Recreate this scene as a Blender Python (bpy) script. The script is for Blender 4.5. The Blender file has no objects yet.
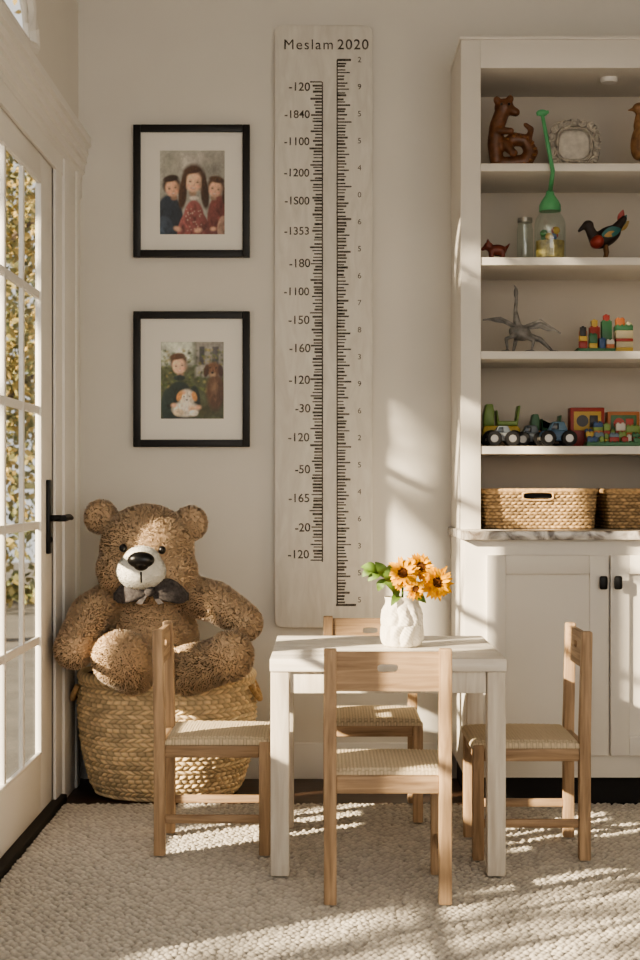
import bpy,bmesh,math,random
import numpy as np
from mathutils import Matrix,Vector,Euler,kdtree
random.seed(4); rng=np.random.default_rng(4)
sc=bpy.context.scene; COL=sc.collection
R=math.radians; PI=math.pi
F=1550.;CX=325.;CY=489.;H=1.04;D=5.657;FL=-.016
def at(px,py,Y): return Vector(((px-CX)*Y/F, Y, H-(py-CY)*Y/F))
def lin(c):
    return tuple(((v/255)/12.92 if v/255<=.04045 else ((v/255+.055)/1.055)**2.4) for v in c[:3])
try: sc.view_settings.look='AgX - Medium High Contrast'
except Exception as e: print(e)
# ------------------------------------------------------------------ materials
def pmat(name,col,rough=.5,metal=0,var=0.,scale=20,bump=0,bscale=None,coat=0,stretch=(1,1,1),col2=None,detail=4,dist=0,sheen=0,bdist=.004):
    m=bpy.data.materials.new(name); m.use_nodes=True; nt=m.node_tree; N=nt.nodes; L=nt.links
    b=N['Principled BSDF']; b.inputs['Roughness'].default_value=rough; b.inputs['Metallic'].default_value=metal
    b.inputs['Coat Weight'].default_value=coat; b.inputs['Coat Roughness'].default_value=.08
    if sheen: b.inputs['Sheen Weight'].default_value=sheen
    c=lin(col)
    tc=N.new('ShaderNodeTexCoord'); mp=N.new('ShaderNodeMapping'); mp.inputs['Scale'].default_value=stretch
    L.new(tc.outputs['Object'],mp.inputs['Vector'])
    nz=N.new('ShaderNodeTexNoise'); nz.inputs['Scale'].default_value=scale; nz.inputs['Detail'].default_value=detail; nz.inputs['Distortion'].default_value=dist
    L.new(mp.outputs['Vector'],nz.inputs['Vector'])
    rp=N.new('ShaderNodeValToRGB'); e=rp.color_ramp.elements
    e[0].position=.3; e[1].position=.7
    c2=lin(col2) if col2 else tuple(min(1,v*(1+var)) for v in c)
    c1=tuple(v*(1-var) for v in c) if not col2 else c
    e[0].color=(*c1,1); e[1].color=(*c2,1)
    L.new(nz.outputs['Fac'],rp.inputs['Fac']); L.new(rp.outputs['Color'],b.inputs['Base Color'])
    if bump:
        bp=N.new('ShaderNodeBump'); bp.inputs['Strength'].default_value=bump; bp.inputs['Distance'].default_value=bdist
        if bscale:
            n2=N.new('ShaderNodeTexNoise'); n2.inputs['Scale'].default_value=bscale; n2.inputs['Detail'].default_value=3
            L.new(mp.outputs['Vector'],n2.inputs['Vector']); L.new(n2.outputs['Fac'],bp.inputs['Height'])
        else: L.new(nz.outputs['Fac'],bp.inputs['Height'])
        L.new(bp.outputs['Normal'],b.inputs['Normal'])
    return m
def amat(name,rough=.6,coat=0,sheen=0):
    m=bpy.data.materials.new(name); m.use_nodes=True; nt=m.node_tree; b=nt.nodes['Principled BSDF']
    a=nt.nodes.new('ShaderNodeAttribute'); a.attribute_name='Col'
    nt.links.new(a.outputs['Color'],b.inputs['Base Color']); b.inputs['Roughness'].default_value=rough
    b.inputs['Coat Weight'].default_value=coat; b.inputs['Sheen Weight'].default_value=sheen
    return m
def glassmat(name,tint=(1,1,1),refl=.08):
    m=bpy.data.materials.new(name); m.use_nodes=True; nt=m.node_tree; N=nt.nodes; L=nt.links
    N.remove(N['Principled BSDF']); out=N['Material Output']
    t=N.new('ShaderNodeBsdfTransparent'); t.inputs[0].default_value=(*tint,1)
    g=N.new('ShaderNodeBsdfGlossy'); g.inputs['Roughness'].default_value=.03
    x=N.new('ShaderNodeMixShader'); x.inputs[0].default_value=refl
    L.new(t.outputs[0],x.inputs[1]); L.new(g.outputs[0],x.inputs[2]); L.new(x.outputs[0],out.inputs['Surface'])
    return m
MT={}
MT['wall']=pmat('wall_paint',(228,224,217),.85,var=.02,scale=3,bump=.05,bscale=180)
MT['ceil']=pmat('ceiling_paint',(222,218,211),.9)
MT['trim']=pmat('trim_paint',(236,233,228),.45,var=.015,scale=4)
MT['cab']=pmat('cabinet_paint',(226,221,213),.5,var=.015,scale=4)
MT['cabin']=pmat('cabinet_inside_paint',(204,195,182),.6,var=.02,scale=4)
MT['floor']=pmat('dark_floor_wood',(48,34,26),.4,scale=5,stretch=(1,9,1),col2=(78,56,42),bump=.1)
MT['patio']=pmat('patio_stone',(100,96,89),.9,var=.25,scale=2)
MT['toe']=pmat('shade_and_sill_dark',(22,18,16),.7)  # shade painted in for toe kick and basket inside; the door sill is black
MT['black']=pmat('black_metal',(16,15,15),.4,metal=.3)
MT['frame']=pmat('black_frame_wood',(20,18,17),.45,var=.1,scale=30,stretch=(1,1,1))
MT['mat']=pmat('mat_board',(242,239,233),.9)
MT['print']=amat('photo_print',.45,coat=.3)
MT['chart']=pmat('chart_wood',(218,213,204),.7,scale=5,stretch=(5,5,1.2),col2=(234,230,222),bump=.06,detail=9,dist=1.2)
MT['ink']=pmat('worn_ink',(40,37,34),.8,scale=60,col2=(122,114,105),detail=7)
MT['oakz']=pmat('oak_upright',(144,118,92),.6,scale=9,stretch=(8,8,.6),col2=(194,165,134),bump=.2,detail=9,dist=.8)
MT['oakx']=pmat('oak_rail',(140,114,89),.6,scale=9,stretch=(.6,8,8),col2=(192,163,132),bump=.2,detail=9,dist=.8)
MT['oaky']=pmat('oak_side_rail',(140,114,89),.6,scale=9,stretch=(8,.6,8),col2=(192,163,132),bump=.2,detail=9,dist=.8)
MT['rush']=amat('woven_seat_cord',.85)
MT['ttop']=pmat('whitewashed_top',(226,218,206),.5,scale=8,stretch=(.6,8,8),col2=(246,241,233),bump=.12,detail=8,dist=.5)
MT['tleg']=pmat('whitewashed_leg',(204,193,178),.6,scale=8,stretch=(8,8,.6),col2=(234,227,215),bump=.12,detail=8,dist=.5)
MT['rug']=amat('wool_loops',.95,sheen=.2)
MT['wick']=amat('wicker',.7)
MT['wickin']=pmat('wicker_inside',(120,88,54),.8,var=.2,scale=60)
MT['fur']=amat('bear_fur',.85,sheen=.4)
MT['nose']=pmat('bear_nose',(18,15,15),.3,var=.2,scale=60,bump=.1)
MT['bow']=pmat('bow_cloth',(54,50,52),.95,col2=(92,87,86),scale=120,bump=.2)
MT['glass']=glassmat('pane_glass',(.98,.98,.97),.06)
MT['jar']=glassmat('jar_glass',(.9,.95,.93),.12)
MT['vase']=pmat('white_ceramic',(232,226,214),.65,var=.06,scale=45,bump=.5,bdist=.006)
MT['petal']=pmat('sunflower_petal',(244,172,18),.6,var=.22,scale=40)
MT['disc']=pmat('sunflower_disc',(96,56,22),.9,var=.5,scale=160,bump=.6)
MT['stem']=pmat('flower_stem',(96,122,52),.6,var=.2,scale=30)
MT['leaf']=pmat('flower_leaf',(98,126,56),.55,var=.3,scale=30)
MT['foli']=amat('tree_leaf',.7)
MT['bark']=pmat('bark',(84,72,62),.9,var=.3,scale=14,bump=.4)
# marble
def marble():
    m=bpy.data.materials.new('marble_top'); m.use_nodes=True; nt=m.node_tree; N=nt.nodes; L=nt.links; b=N['Principled BSDF']
    tc=N.new('ShaderNodeTexCoord'); n=N.new('ShaderNodeTexNoise'); n.inputs['Scale'].default_value=9; n.inputs['Detail'].default_value=8; n.inputs['Distortion'].default_value=2.2
    L.new(tc.outputs['Object'],n.inputs['Vector']); r=N.new('ShaderNodeValToRGB'); e=r.color_ramp.elements
    e[0].position=.36; e[0].color=(*lin((110,100,92)),1); e[1].position=.58; e[1].color=(*lin((222,216,208)),1)
    L.new(n.outputs['Fac'],r.inputs['Fac']); L.new(r.outputs['Color'],b.inputs['Base Color']); b.inputs['Roughness'].default_value=.2
    return m
MT['marble']=marble()
_cm={}
def C(r,g,b,rough=.4,metal=0):
    k=(r,g,b,rough,metal)
    if k not in _cm: _cm[k]=pmat('toy_colour',(r,g,b),rough,metal=metal,var=.08,scale=25)
    return _cm[k]
# ------------------------------------------------------------------ object helpers
def tag(o,label,cat,group=None):
    o['label']=label; o['category']=cat
    if group: o['group']=group
    return o
def thing(name,label,cat,loc=(0,0,0),rotz=0,group=None):
    o=bpy.data.objects.new(name,None); COL.objects.link(o); o.empty_display_size=.05
    o.location=loc; o.rotation_euler=(0,0,rotz); return tag(o,label,cat,group)
def wloc(o):
    v=Vector((0,0,0))
    while o is not None: v+=o.location; o=o.parent
    return v
def link(name,me,mats,parent=None,smooth=35):
    if not isinstance(mats,(list,tuple)): mats=[mats]
    me.materials.clear()
    for m in mats: me.materials.append(m)
    if smooth is not None:
        me.shade_smooth()
        if smooth<180: me.set_sharp_from_angle(angle=R(smooth))
    me.name=name
    o=bpy.data.objects.new(name,me); COL.objects.link(o)
    if parent is not None:
        o.parent=parent; me.transform(Matrix.Translation(-wloc(parent)))
    return o
def struct(o): o['kind']='structure'; return o
class G:
    def __init__(s): s.bm=bmesh.new()
    def merge(s,t,M=None,mi=0):
        if M is not None: bmesh.ops.transform(t,matrix=M,verts=t.verts)
        for f in t.faces: f.material_index=mi
        me=bpy.data.meshes.new('t'); t.to_mesh(me); t.free(); s.bm.from_mesh(me); bpy.data.meshes.remove(me); return s
    def mesh(s,me,M=None,mi=0):
        t=bmesh.new(); t.from_mesh(me); return s.merge(t,M,mi)
    def box(s,x0,x1,y0,y1,z0,z1,bev=0,mi=0,M=None,seg=2):
        t=bmesh.new(); bmesh.ops.create_cube(t,size=1)
        for v in t.verts: v.co=Vector(((x0+x1)/2+v.co.x*(x1-x0),(y0+y1)/2+v.co.y*(y1-y0),(z0+z1)/2+v.co.z*(z1-z0)))
        if bev: bmesh.ops.bevel(t,geom=t.edges[:],offset=bev,segments=seg,affect='EDGES',profile=.5)
        return s.merge(t,M,mi)
    def ell(s,c,r,rot=(0,0,0),mi=0,seg=20):
        t=bmesh.new(); bmesh.ops.create_uvsphere(t,u_segments=seg,v_segments=max(8,seg*2//3),radius=1)
        M=Matrix.Translation(Vector(c))@Euler(rot).to_matrix().to_4x4()@Matrix.Diagonal((*( (r,r,r) if isinstance(r,(int,float)) else r),1))
        return s.merge(t,M,mi)
    def lathe(s,prof,seg=32,mi=0,M=None):
        t=bmesh.new(); rings=[]
        for r,z in prof:
            rings.append([t.verts.new((r*math.cos(2*PI*i/seg),r*math.sin(2*PI*i/seg),z)) for i in range(seg)])
        for a,b in zip(rings,rings[1:]):
            for i in range(seg): t.faces.new((a[i],a[(i+1)%seg],b[(i+1)%seg],b[i]))
        if prof[0][0]>1e-6: t.faces.new(rings[0][::-1])
        if prof[-1][0]>1e-6: t.faces.new(rings[-1])
        bmesh.ops.remove_doubles(t,verts=t.verts[:],dist=1e-6)
        return s.merge(t,M,mi)
    def tube(s,pts,rad,seg=10,mi=0,closed=False):
        pts=[Vector(p) for p in pts]; n=len(pts)
        if isinstance(rad,(int,float)): rad=[rad]*n
        t=bmesh.new(); rings=[]; up=None
        for i,p in enumerate(pts):
            if closed: d=(pts[(i+1)%n]-pts[i-1]).normalized()
            else: d=(pts[min(i+1,n-1)]-pts[max(i-1,0)]).normalized()
            if up is None: up=d.orthogonal().normalized()
            up=(up-d*up.dot(d)).normalized(); w=d.cross(up)
            rings.append([t.verts.new(p+rad[i]*(up*math.cos(2*PI*k/seg)+w*math.sin(2*PI*k/seg))) for k in range(seg)])
        m=n if closed else n-1
        for i in range(m):
            a=rings[i]; b=rings[(i+1)%n]
            for k in range(seg): t.faces.new((a[k],a[(k+1)%seg],b[(k+1)%seg],b[k]))
        if not closed: t.faces.new(rings[0][::-1]); t.faces.new(rings[-1])
        return s.merge(t,None,mi)
    def prism(s,poly,y0,y1,mi=0,M=None,bev=0):   # poly in (x,z)
        t=bmesh.new(); a=[t.verts.new((x,y0,z)) for x,z in poly]; b=[t.verts.new((x,y1,z)) for x,z in poly]
        n=len(poly); t.faces.new(a); t.faces.new(b[::-1])
        for i in range(n): t.faces.new((a[i],b[i],b[(i+1)%n],a[(i+1)%n]))
        bmesh.ops.recalc_face_normals(t,faces=t.faces[:])
        if bev: bmesh.ops.bevel(t,geom=t.edges[:],offset=bev,segments=2,affect='EDGES',profile=.5)
        return s.merge(t,M,mi)
    def arr(s,V,Fc,mi=0,M=None):
        t=bmesh.new(); vs=[t.verts.new(v) for v in V]
        for f in Fc: t.faces.new([vs[i] for i in f])
        return s.merge(t,M,mi)
    def build(s,name,mats,parent=None,smooth=35):
        me=bpy.data.meshes.new(name); s.bm.to_mesh(me); s.bm.free(); return link(name,me,mats,parent,smooth)
def npmesh(V,Q,col=None,normals=None):
    V=np.asarray(V,dtype=np.float32); Q=np.asarray(Q,dtype=np.int32); me=bpy.data.meshes.new('n')
    me.vertices.add(len(V)); me.vertices.foreach_set('co',V.ravel())
    me.loops.add(Q.size); me.loops.foreach_set('vertex_index',Q.ravel())
    me.polygons.add(len(Q)); me.polygons.foreach_set('loop_start',np.arange(len(Q),dtype=np.int32)*Q.shape[1])
    me.update(calc_edges=True)
    if col is not None:
        a=me.color_attributes.new('Col','FLOAT_COLOR','POINT'); cc=np.ones((len(V),4),np.float32); cc[:,:3]=col; a.data.foreach_set('color',cc.ravel())
    if normals is not None:
        me.shade_smooth(); me.normals_split_custom_set_from_vertices(normals.tolist())
    return me
def gridq(nu,nv,cu=False):   # quads for array index [v*nu+u]
    mu=nu if cu else nu-1
    u,v=np.meshgrid(np.arange(mu),np.arange(nv-1)); u=u.ravel(); v=v.ravel(); u1=(u+1)%nu
    return np.stack([v*nu+u,v*nu+u1,(v+1)*nu+u1,(v+1)*nu+u],1)
def blob(pieces,voxel,it=6):
    g=G()
    for p in pieces:
        if p[0]=='e': g.ell(p[1],p[2],p[3] if len(p)>3 else (0,0,0),seg=24)
        else:
            a=Vector(p[1]); b=Vector(p[2]); ra,rb=p[3],p[4]; n=8
            g.ell(a,ra,seg=16); g.ell(b,rb,seg=16)
            g.tube([a.lerp(b,i/n) for i in range(n+1)],[ra+(rb-ra)*i/n for i in range(n+1)],16)
    me=bpy.data.meshes.new('b'); g.bm.to_mesh(me); g.bm.free()
    o=bpy.data.objects.new('b',me); COL.objects.link(o)
    m=o.modifiers.new('r','REMESH'); m.mode='VOXEL'; m.voxel_size=voxel
    s=o.modifiers.new('s','SMOOTH'); s.factor=.5; s.iterations=it
    dg=bpy.context.evaluated_depsgraph_get(); out=bpy.data.meshes.new_from_object(o.evaluated_get(dg))
    bpy.data.objects.remove(o); bpy.data.meshes.remove(me); return out
# ------------------------------------------------------------------ camera
cam=bpy.data.cameras.new('camera'); co=bpy.data.objects.new('camera',cam); COL.objects.link(co)
co.location=(0,0,H); co.rotation_euler=(R(90),0,0); cam.sensor_fit='VERTICAL'; cam.sensor_height=36; cam.sensor_width=24
cam.lens=36*F/960; cam.shift_x=-(CX-320)/960; cam.shift_y=(CY-480)/960; cam.clip_start=.05
cam.dof.use_dof=True; cam.dof.focus_distance=4.9; cam.dof.aperture_fstop=5.6
sc.camera=co
# ------------------------------------------------------------------ room shell
WX=-.9; WO=WX-.022
struct(G().box(-.96,2.5,D,D+.12,FL,3.1).build('wall_back',MT['wall']))
struct(G().box(2.4,2.52,-1,D,FL,3.1).build('wall_right',MT['wall']))
struct(G().box(-.96,2.52,-1,D+.12,3.1,3.2).build('ceiling',MT['ceil']))
struct(G().box(-.96,2.52,-1,D+.12,FL-.1,FL).build('floor',MT['floor']))
struct(G().box(-14,-.96,-8,24,FL-.2,FL-.08).build('patio',MT['patio']))
D1=(3.93,5.13); D2=(2.20,3.40); DT=2.12
W2=(3.46,3.86,.66,2.02)
g=G()
g.box(WO,WX,-1,D2[0],FL,3.1).box(WO,WX,D1[1],D,FL,3.1)
g.box(WO,WX,D2[1],W2[0],FL,DT).box(WO,WX,W2[1],D1[0],FL,DT).box(WO,WX,W2[0],W2[1],FL,W2[2]).box(WO,WX,W2[0],W2[1],W2[3],DT)
ya,yb,za,zb=3.1,4.9,2.335,3.05
g.box(WO,WX,D2[0],ya,DT,3.1).box(WO,WX,ya,D1[1],DT,za).box(WO,WX,ya,D1[1],zb,3.1).box(WO,WX,yb,D1[1],za,zb)
wy,wz0,wry,wrz=4.0,2.37,.78,.33; cyc,czc=wy,2.50
n=96; inn=[];out=[]
for i in range(n):
    a=2*PI*i/n+.001; c,s_=math.cos(a),math.sin(a)
    dz=czc-wz0; A_=(c/wry)**2+(s_/wrz)**2; B_=2*dz*s_/wrz**2; C_=(dz/wrz)**2-1; tt=(-B_+math.sqrt(B_*B_-4*A_*C_))/(2*A_)
    if s_<0: tt=min(tt,dz/-s_)
    inn.append((cyc+tt*c,czc+tt*s_))
    k=min(((yb-cyc) if c>0 else (cyc-ya))/max(abs(c),1e-6),((zb-czc) if s_>0 else (czc-za))/max(abs(s_),1e-6)); out.append((cyc+k*c,czc+k*s_))
V=[];Fc=[]
for X in (WX,WO):
    V+= [(X,y,z) for y,z in inn]+[(X,y,z) for y,z in out]
for i in range(n):
    j=(i+1)%n
    Fc.append((i,n+i,n+j,j)); Fc.append((2*n+i,2*n+j,3*n+j,3*n+i)); Fc.append((i,j,2*n+j,2*n+i))
g.arr(V,Fc)
struct(g.build('wall_left',MT['wall'],smooth=None))
struct(G().box(WX+.02,.46,D-.016,D,FL,.115,.003).build('baseboard_back',MT['trim']))
# arched window above the door
wn=bpy.data.objects.new('window_1',None); COL.objects.link(wn); wn['kind']='structure'; wn.location=(WX,wy,wz0)
g=G(); g.tube([(WX-.002,y,z) for y,z in inn],.024,8,closed=True)
g.tube([(WX-.010,cyc+(y-cyc)*.94,czc+(z-czc)*.86) for y,z in inn],.010,8,closed=True)
for aa in (30,60,90,120,150):
    g.tube([(WX-.012,wy,wz0+.01),(WX-.012,wy+wry*math.cos(R(aa)),wz0+wrz*math.sin(R(aa)))],.009,6)
g.build('window_frame',MT['trim'],wn)
g=G(); g.arr([(WX-.014,y,z) for y,z in inn],[list(range(n))])
g.build('pane',MT['glass'],wn,None)
# unseen window between the two doors, added to let sun onto the tabletop
w2=bpy.data.objects.new('added_window',None); COL.objects.link(w2); w2['kind']='structure'; w2.location=(WX-.01,(W2[0]+W2[1])/2,W2[2])
g=G(); x0,x1=WX-.02,WX-.002
for a,b,c,e in ((W2[0],W2[0]+.03,W2[2],W2[3]),(W2[1]-.03,W2[1],W2[2],W2[3]),(W2[0]+.03,W2[1]-.03,W2[2],W2[2]+.03),(W2[0]+.03,W2[1]-.03,W2[3]-.03,W2[3])): g.box(x0,x1,a,b,c,e,.002)
for k in (1,2,3): z=W2[2]+(W2[3]-W2[2])*k/4; g.box(x0+.003,x1-.003,W2[0]+.03,W2[1]-.03,z-.011,z+.011,.002)
g.build('window_frame',MT['trim'],w2); G().box(x0+.008,x0+.011,W2[0]+.03,W2[1]-.03,W2[2]+.03,W2[3]-.03).build('pane',MT['glass'],w2,None)
# doors
def door(idx,y0,y1,handle):
    d=bpy.data.objects.new('door_%d'%idx,None); COL.objects.link(d); d['kind']='structure'; d.location=(WX-.01,(y0+y1)/2,0)
    x0,x1=WX-.02,WX-.002; gy0,gy1=y0+.18,y1-.21; gz0,gz1=.195,2.02
    g=G(); g.box(x0,x1,y0+.004,gy0,.012,2.115,.003).box(x0,x1,gy1,y1-.004,.012,2.115,.003)
    g.box(x0,x1,gy0,gy1,.012,gz0,.003).box(x0,x1,gy0,gy1,gz1,2.115,.003)
    for a,b,c,e in ((gy0,gy0+.012,gz0,gz1),(gy1-.012,gy1,gz0,gz1),(gy0,gy1,gz0,gz0+.012),(gy0,gy1,gz1-.012,gz1)): g.box(x0+.008,x1+.004,a,b,c,e,.003)
    g.build('door_frame',MT['trim'],d)
    g=G()
    for k in (1,2): y=gy0+(gy1-gy0)*k/3; g.box(x0+.003,x1-.001,y-.012,y+.012,gz0,gz1,.003)
    for k in (1,2,3,4): z=gz0+(gz1-gz0)*k/5; g.box(x0+.004,x1-.002,gy0,gy1,z-.013,z+.013,.003)
    g.build('muntins',MT['trim'],d)
    G().box(x0+.008,x0+.011,gy0,gy1,gz0,gz1).build('panes',MT['glass'],d,None)
    if handle:
        hy=5.03; g=G(); g.box(x1,x1+.012,hy-.022,hy+.022,.83,1.07,.004)
        g.tube([(x1+.01,hy,.945),(x1+.06,hy,.945)],.011,12)
        g.tube([(x1+.055,hy-.012,.945),(x1+.058,hy+.03,.946),(x1+.06,hy+.075,.948),(x1+.06,hy+.115,.944)],[.011,.011,.010,.008],12)
        g.ell((x1+.012,hy,.875),(.006,.008,.011))
        g.build('door_handle',MT['black'],d)
door(1,*D1,True); door(2,*D2,False)  # second door is out of view, added to let sun streaks onto the rug
# casing and crown
g=G()
for a,b in ((D1[1]+.0,D1[1]+.40),(D1[0]-.06,D1[0]),(D2[1],D2[1]+.05),(D2[0]-.14,D2[0])):
    g.box(WX-.02,WX+.010,a,b,FL,2.16,.003)
    if b-a>.3: g.box(WX,WX+.020,a+.12,a+.40,FL,2.16,.005); g.box(WX,WX+.027,a+.33,a+.40,FL,2.16,.006)
struct(g.build('trim_1',MT['trim']))
g=G(); y0=D2[0]-.2; y1=D-.003
g.box(WX,WX+.012,y0,y1,2.10,2.24,.002)
prof=[(0,2.165),(.014,2.165),(.014,2.185),(.024,2.190),(.024,2.222),(.032,2.226),(.030,2.250),(.038,2.256),(.037,2.284),(.048,2.288),(.048,2.316),(.042,2.322),(0,2.322)]
t=bmesh.new(); A=[t.verts.new((WX+p,y0,z)) for p,z in prof]; Bv=[t.verts.new((WX+p,y1,z)) for p,z in prof]
t.faces.new(A[::-1]); t.faces.new(Bv)
for i in range(len(prof)): j=(i+1)%len(prof); t.faces.new((A[i],A[j],Bv[j],Bv[i]))
bmesh.ops.recalc_face_normals(t,faces=t.faces[:]); g.merge(t)
struct(g.build('trim_2',MT['trim'],smooth=20))
struct(G().box(WX-.07,WX+.03,D1[0],D1[1]+.1,FL,.012,.004).box(WX-.07,WX+.03,D2[0],D2[1],FL,.012,.004).build('trim_3',MT['toe']))
# ------------------------------------------------------------------ rug
x0,x1,y0,y1=-.867,1.40,3.15,5.15; st=.0031
nu=int((x1-x0)/st); nv=int((y1-y0)/st); xs=np.linspace(x0,x1,nu); ys=np.linspace(y0,y1,nv); X,Y=np.meshgrid(xs,ys)
sx,sy=.0195,.0175
ci=np.floor((X-x0)/sx).astype(int); cj=np.floor((Y-y0)/sy).astype(int); NI,NJ=ci.max()+6,cj.max()+6
jx=rng.uniform(-.15,.15,(NJ,NI)); jy=rng.uniform(-.13,.13,(NJ,NI)); sh=rng.uniform(.82,1.08,(NJ,NI)); hh=rng.uniform(.75,1.05,(NJ,NI))
best=np.full(X.shape,9.); bs=np.ones(X.shape); bh=np.ones(X.shape)
for di in (-1,0,1):
    for dj in (-1,0,1):
        i=np.clip(ci+di,0,NI-1); j=np.clip(cj+dj,0,NJ-1)
        ax=(X-x0-(i+.5+jx[j,i]+.5*(j%2)-.25)*sx)/sx; ay=(Y-y0-(j+.5+jy[j,i])*sy)/sy
        d=(ax*ax+ay*ay*1.0); m=d<best; best=np.where(m,d,best); bs=np.where(m,sh[j,i],bs); bh=np.where(m,hh[j,i],bh)
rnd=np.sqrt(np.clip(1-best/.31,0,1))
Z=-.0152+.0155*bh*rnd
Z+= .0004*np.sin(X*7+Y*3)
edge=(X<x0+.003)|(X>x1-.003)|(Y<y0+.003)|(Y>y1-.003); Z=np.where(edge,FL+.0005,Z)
colr=np.array(lin((203,195,183)))[None,:]*(bs*(.42+.62*rnd)).ravel()[:,None]  # gaps between loops darkened in the colour, standing in for shade
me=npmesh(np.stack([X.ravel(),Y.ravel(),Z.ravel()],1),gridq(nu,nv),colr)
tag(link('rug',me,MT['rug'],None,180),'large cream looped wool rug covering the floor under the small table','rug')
# ------------------------------------------------------------------ base cabinet, countertop, hutch
CL,CR=.46,1.405; CF=5.1
t=thing('base_cabinet','cream painted base cabinet with two panelled doors and black knobs','cabinet',((CL+CR)/2,5.4,FL))
g=G(); g.box(CL,CR,CF,D-.004,.09,.873,.002); g.build('body',MT['cab'],t)
G().box(CL+.02,CR-.02,CF+.07,D-.01,FL,.09).build('toe_kick',MT['toe'],t)  # shade of the recess painted in as a dark board
for a,b,kx in ((.531,.930,.909),(.936,1.335,.957)):
    z0,z1=.165,.823; g=G(); y0,y1=CF-.02,CF-.0005; r=.062
    g.box(a,a+r,y0,y1,z0,z1,.0025).box(b-r,b,y0,y1,z0,z1,.0025).box(a+r,b-r,y0,y1,z0,z0+r,.0025).box(a+r,b-r,y0,y1,z1-r,z1,.0025)
    g.box(a+r,b-r,y0+.011,y1,z0+r,z1-r)
    d=g.build('door',MT['cab'],t)
    zc=H-(582-CY)*CF/F
    g=G(); g.box(kx-.013,kx+.013,y0-.028,y0-.018,zc-.022,zc+.022,.006); g.tube([(kx,y0,zc),(kx,y0-.02,zc)],.007,12)
    k=g.build('knob',MT['black'],d)
tag(G().box(CL-.012,CR+.012,CF-.035,D-.004,.8732,.903,.004).build('countertop',MT['marble']),'veined marble slab lying on the cream base cabinet','countertop')
HF=5.25; t=thing('hutch','tall cream open shelving unit standing on the marble countertop','shelf unit',((CL+CR)/2,5.4,.9035))
zb_,zt=.9035,2.561; IL=.528; IR=1.337
for nm,a,b in (('side_panel',CL,IL),('side_panel',IR,CR)):
    g=G(); g.box(a,b,HF,D-.004,zb_,zt,.002); g.build(nm,MT['cab'],t)
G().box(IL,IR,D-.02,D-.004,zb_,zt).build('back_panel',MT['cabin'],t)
G().box(IL,IR,HF,D-.02,2.466,zt,.001).build('top_panel',MT['cab'],t)
G().box(CL-.003,CR+.003,HF-.004,D-.004,zt+.0005,zt+.012,.002).build('cap',MT['cab'],t)
SZ=[H+(489-y)*HF/F for y in (163,257,351,446)]
for z in SZ: G().box(IL,IR,HF+.004,D-.02,z-.027,z,.002).build('shelf',MT['cab'],t)
pk=at(609,75,5.38); G().lathe([(.0,-.016),(.026,-.016),(.03,-.008),(.03,0)],24,M=Matrix.Translation((pk.x,5.38,2.466))).build('puck_light',MT['trim'],t)
# ------------------------------------------------------------------ growth chart
cx=(323.5-CX)/274; xa,xb=(275-CX)/274,(372-CX)/274; zt=H-(28-CY)/274; zbm=H-(627-CY)/274
t=thing('growth_chart','tall whitewashed wooden growth chart board with dark ruler marks on the wall','growth chart',(cx,D-.012,zbm))
poly=[]; r=.03
for (px_,pz_,a0) in ((xb-r,zt-r,0),(xa+r,zt-r,90),(xa+r,zbm+r,180),(xb-r,zbm+r,270)):
    for k in range(7): a=R(a0+15*k); poly.append((px_+r*math.cos(a),pz_+r*math.sin(a)))
YB=D-.034; G().prism(poly,YB,D-.0003,bev=.003).build('board',MT['chart'],t)
def wx(px): return (px-CX)*YB/F
def wz(py): return H-(py-CY)*YB/F
g=G(); yk=YB-.0006
def mark(x0,x1,y,th): g.box(wx(x0),wx(x1),yk,YB+.001,wz(y)-th/2,wz(y)+th/2)
y=82; i=0
while y<562:
    w=9 if i%5 else 12
    mark(323-w+random.uniform(-1.6,1.6),322.5+random.uniform(-.8,.8),y+random.uniform(-.5,.5),.0066*random.uniform(.6,1.2)); y+=3.3; i+=1
g.box(wx(321.8),wx(323),yk,YB+.001,wz(562),wz(82))
y=60; i=0
while y<606:
    w=(9,10,9,9,13,9,9,10,9,14)[i%10]
    mark(337+random.uniform(-.6,.6),337+w-1+random.uniform(-1.6,1.6),y+random.uniform(-.5,.5),.0066*random.uniform(.6,1.2)); y+=3.25; i+=1
mark(337,351,60,.008); mark(336,356,605,.008)
g.box(wx(336.6),wx(337.8),yk,YB+.001,wz(606),wz(60))
g.build('ruler_marks',MT['ink'],t,None)
def text(name,s,px,py,size,align='CENTER',sp=1.0,off=0,rot=0):
    cu=bpy.data.curves.new('t','FONT'); cu.body=s; cu.size=size; cu.align_x=align; cu.align_y='CENTER'; cu.extrude=.0004; cu.space_character=sp; cu.offset=off
    o=bpy.data.objects.new('t',cu); COL.objects.link(o); dg=bpy.context.evaluated_depsgraph_get()
    me=bpy.data.meshes.new_from_object(o.evaluated_get(dg)); bpy.data.objects.remove(o); bpy.data.curves.remove(cu)
    gg=G(); gg.mesh(me,Matrix.Translation((wx(px),YB-.0004,wz(py)))@Matrix.Rotation(R(90),4,'X')@Matrix.Rotation(R(rot),4,'Z')); bpy.data.meshes.remove(me)
    gg.build(name,MT['ink'],t,None)
text('title_word','Meslam',308.5,45,.052,sp=1.18); text('title_year','2020',353,45,.052,sp=1.14,off=.0004)
for y,s in ((87,'120'),(115,'1840'),(142,'1100'),(173,'1200'),(201,'1S00'),(231,'1353'),(263,'180'),(292,'1100'),(320,'150'),(349,'160'),(380,'120'),(409,'30'),(438,'120'),(470,'50'),(498,'165'),(528,'20'),(555,'120')):
    text('number','-'+s,310+random.uniform(-.8,.8),y+random.uniform(-.5,.5),.043 if len(s)<4 else .040,'RIGHT',off=.0004,rot=random.uniform(-1.5,1.5))
for k,s in enumerate(['2','9','5','5','4','0','6','5','6','7','8','3','9','6','2','5','4','6','3','5','5']):
    text('number',s,359.5,60+27*k,.028)
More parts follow.
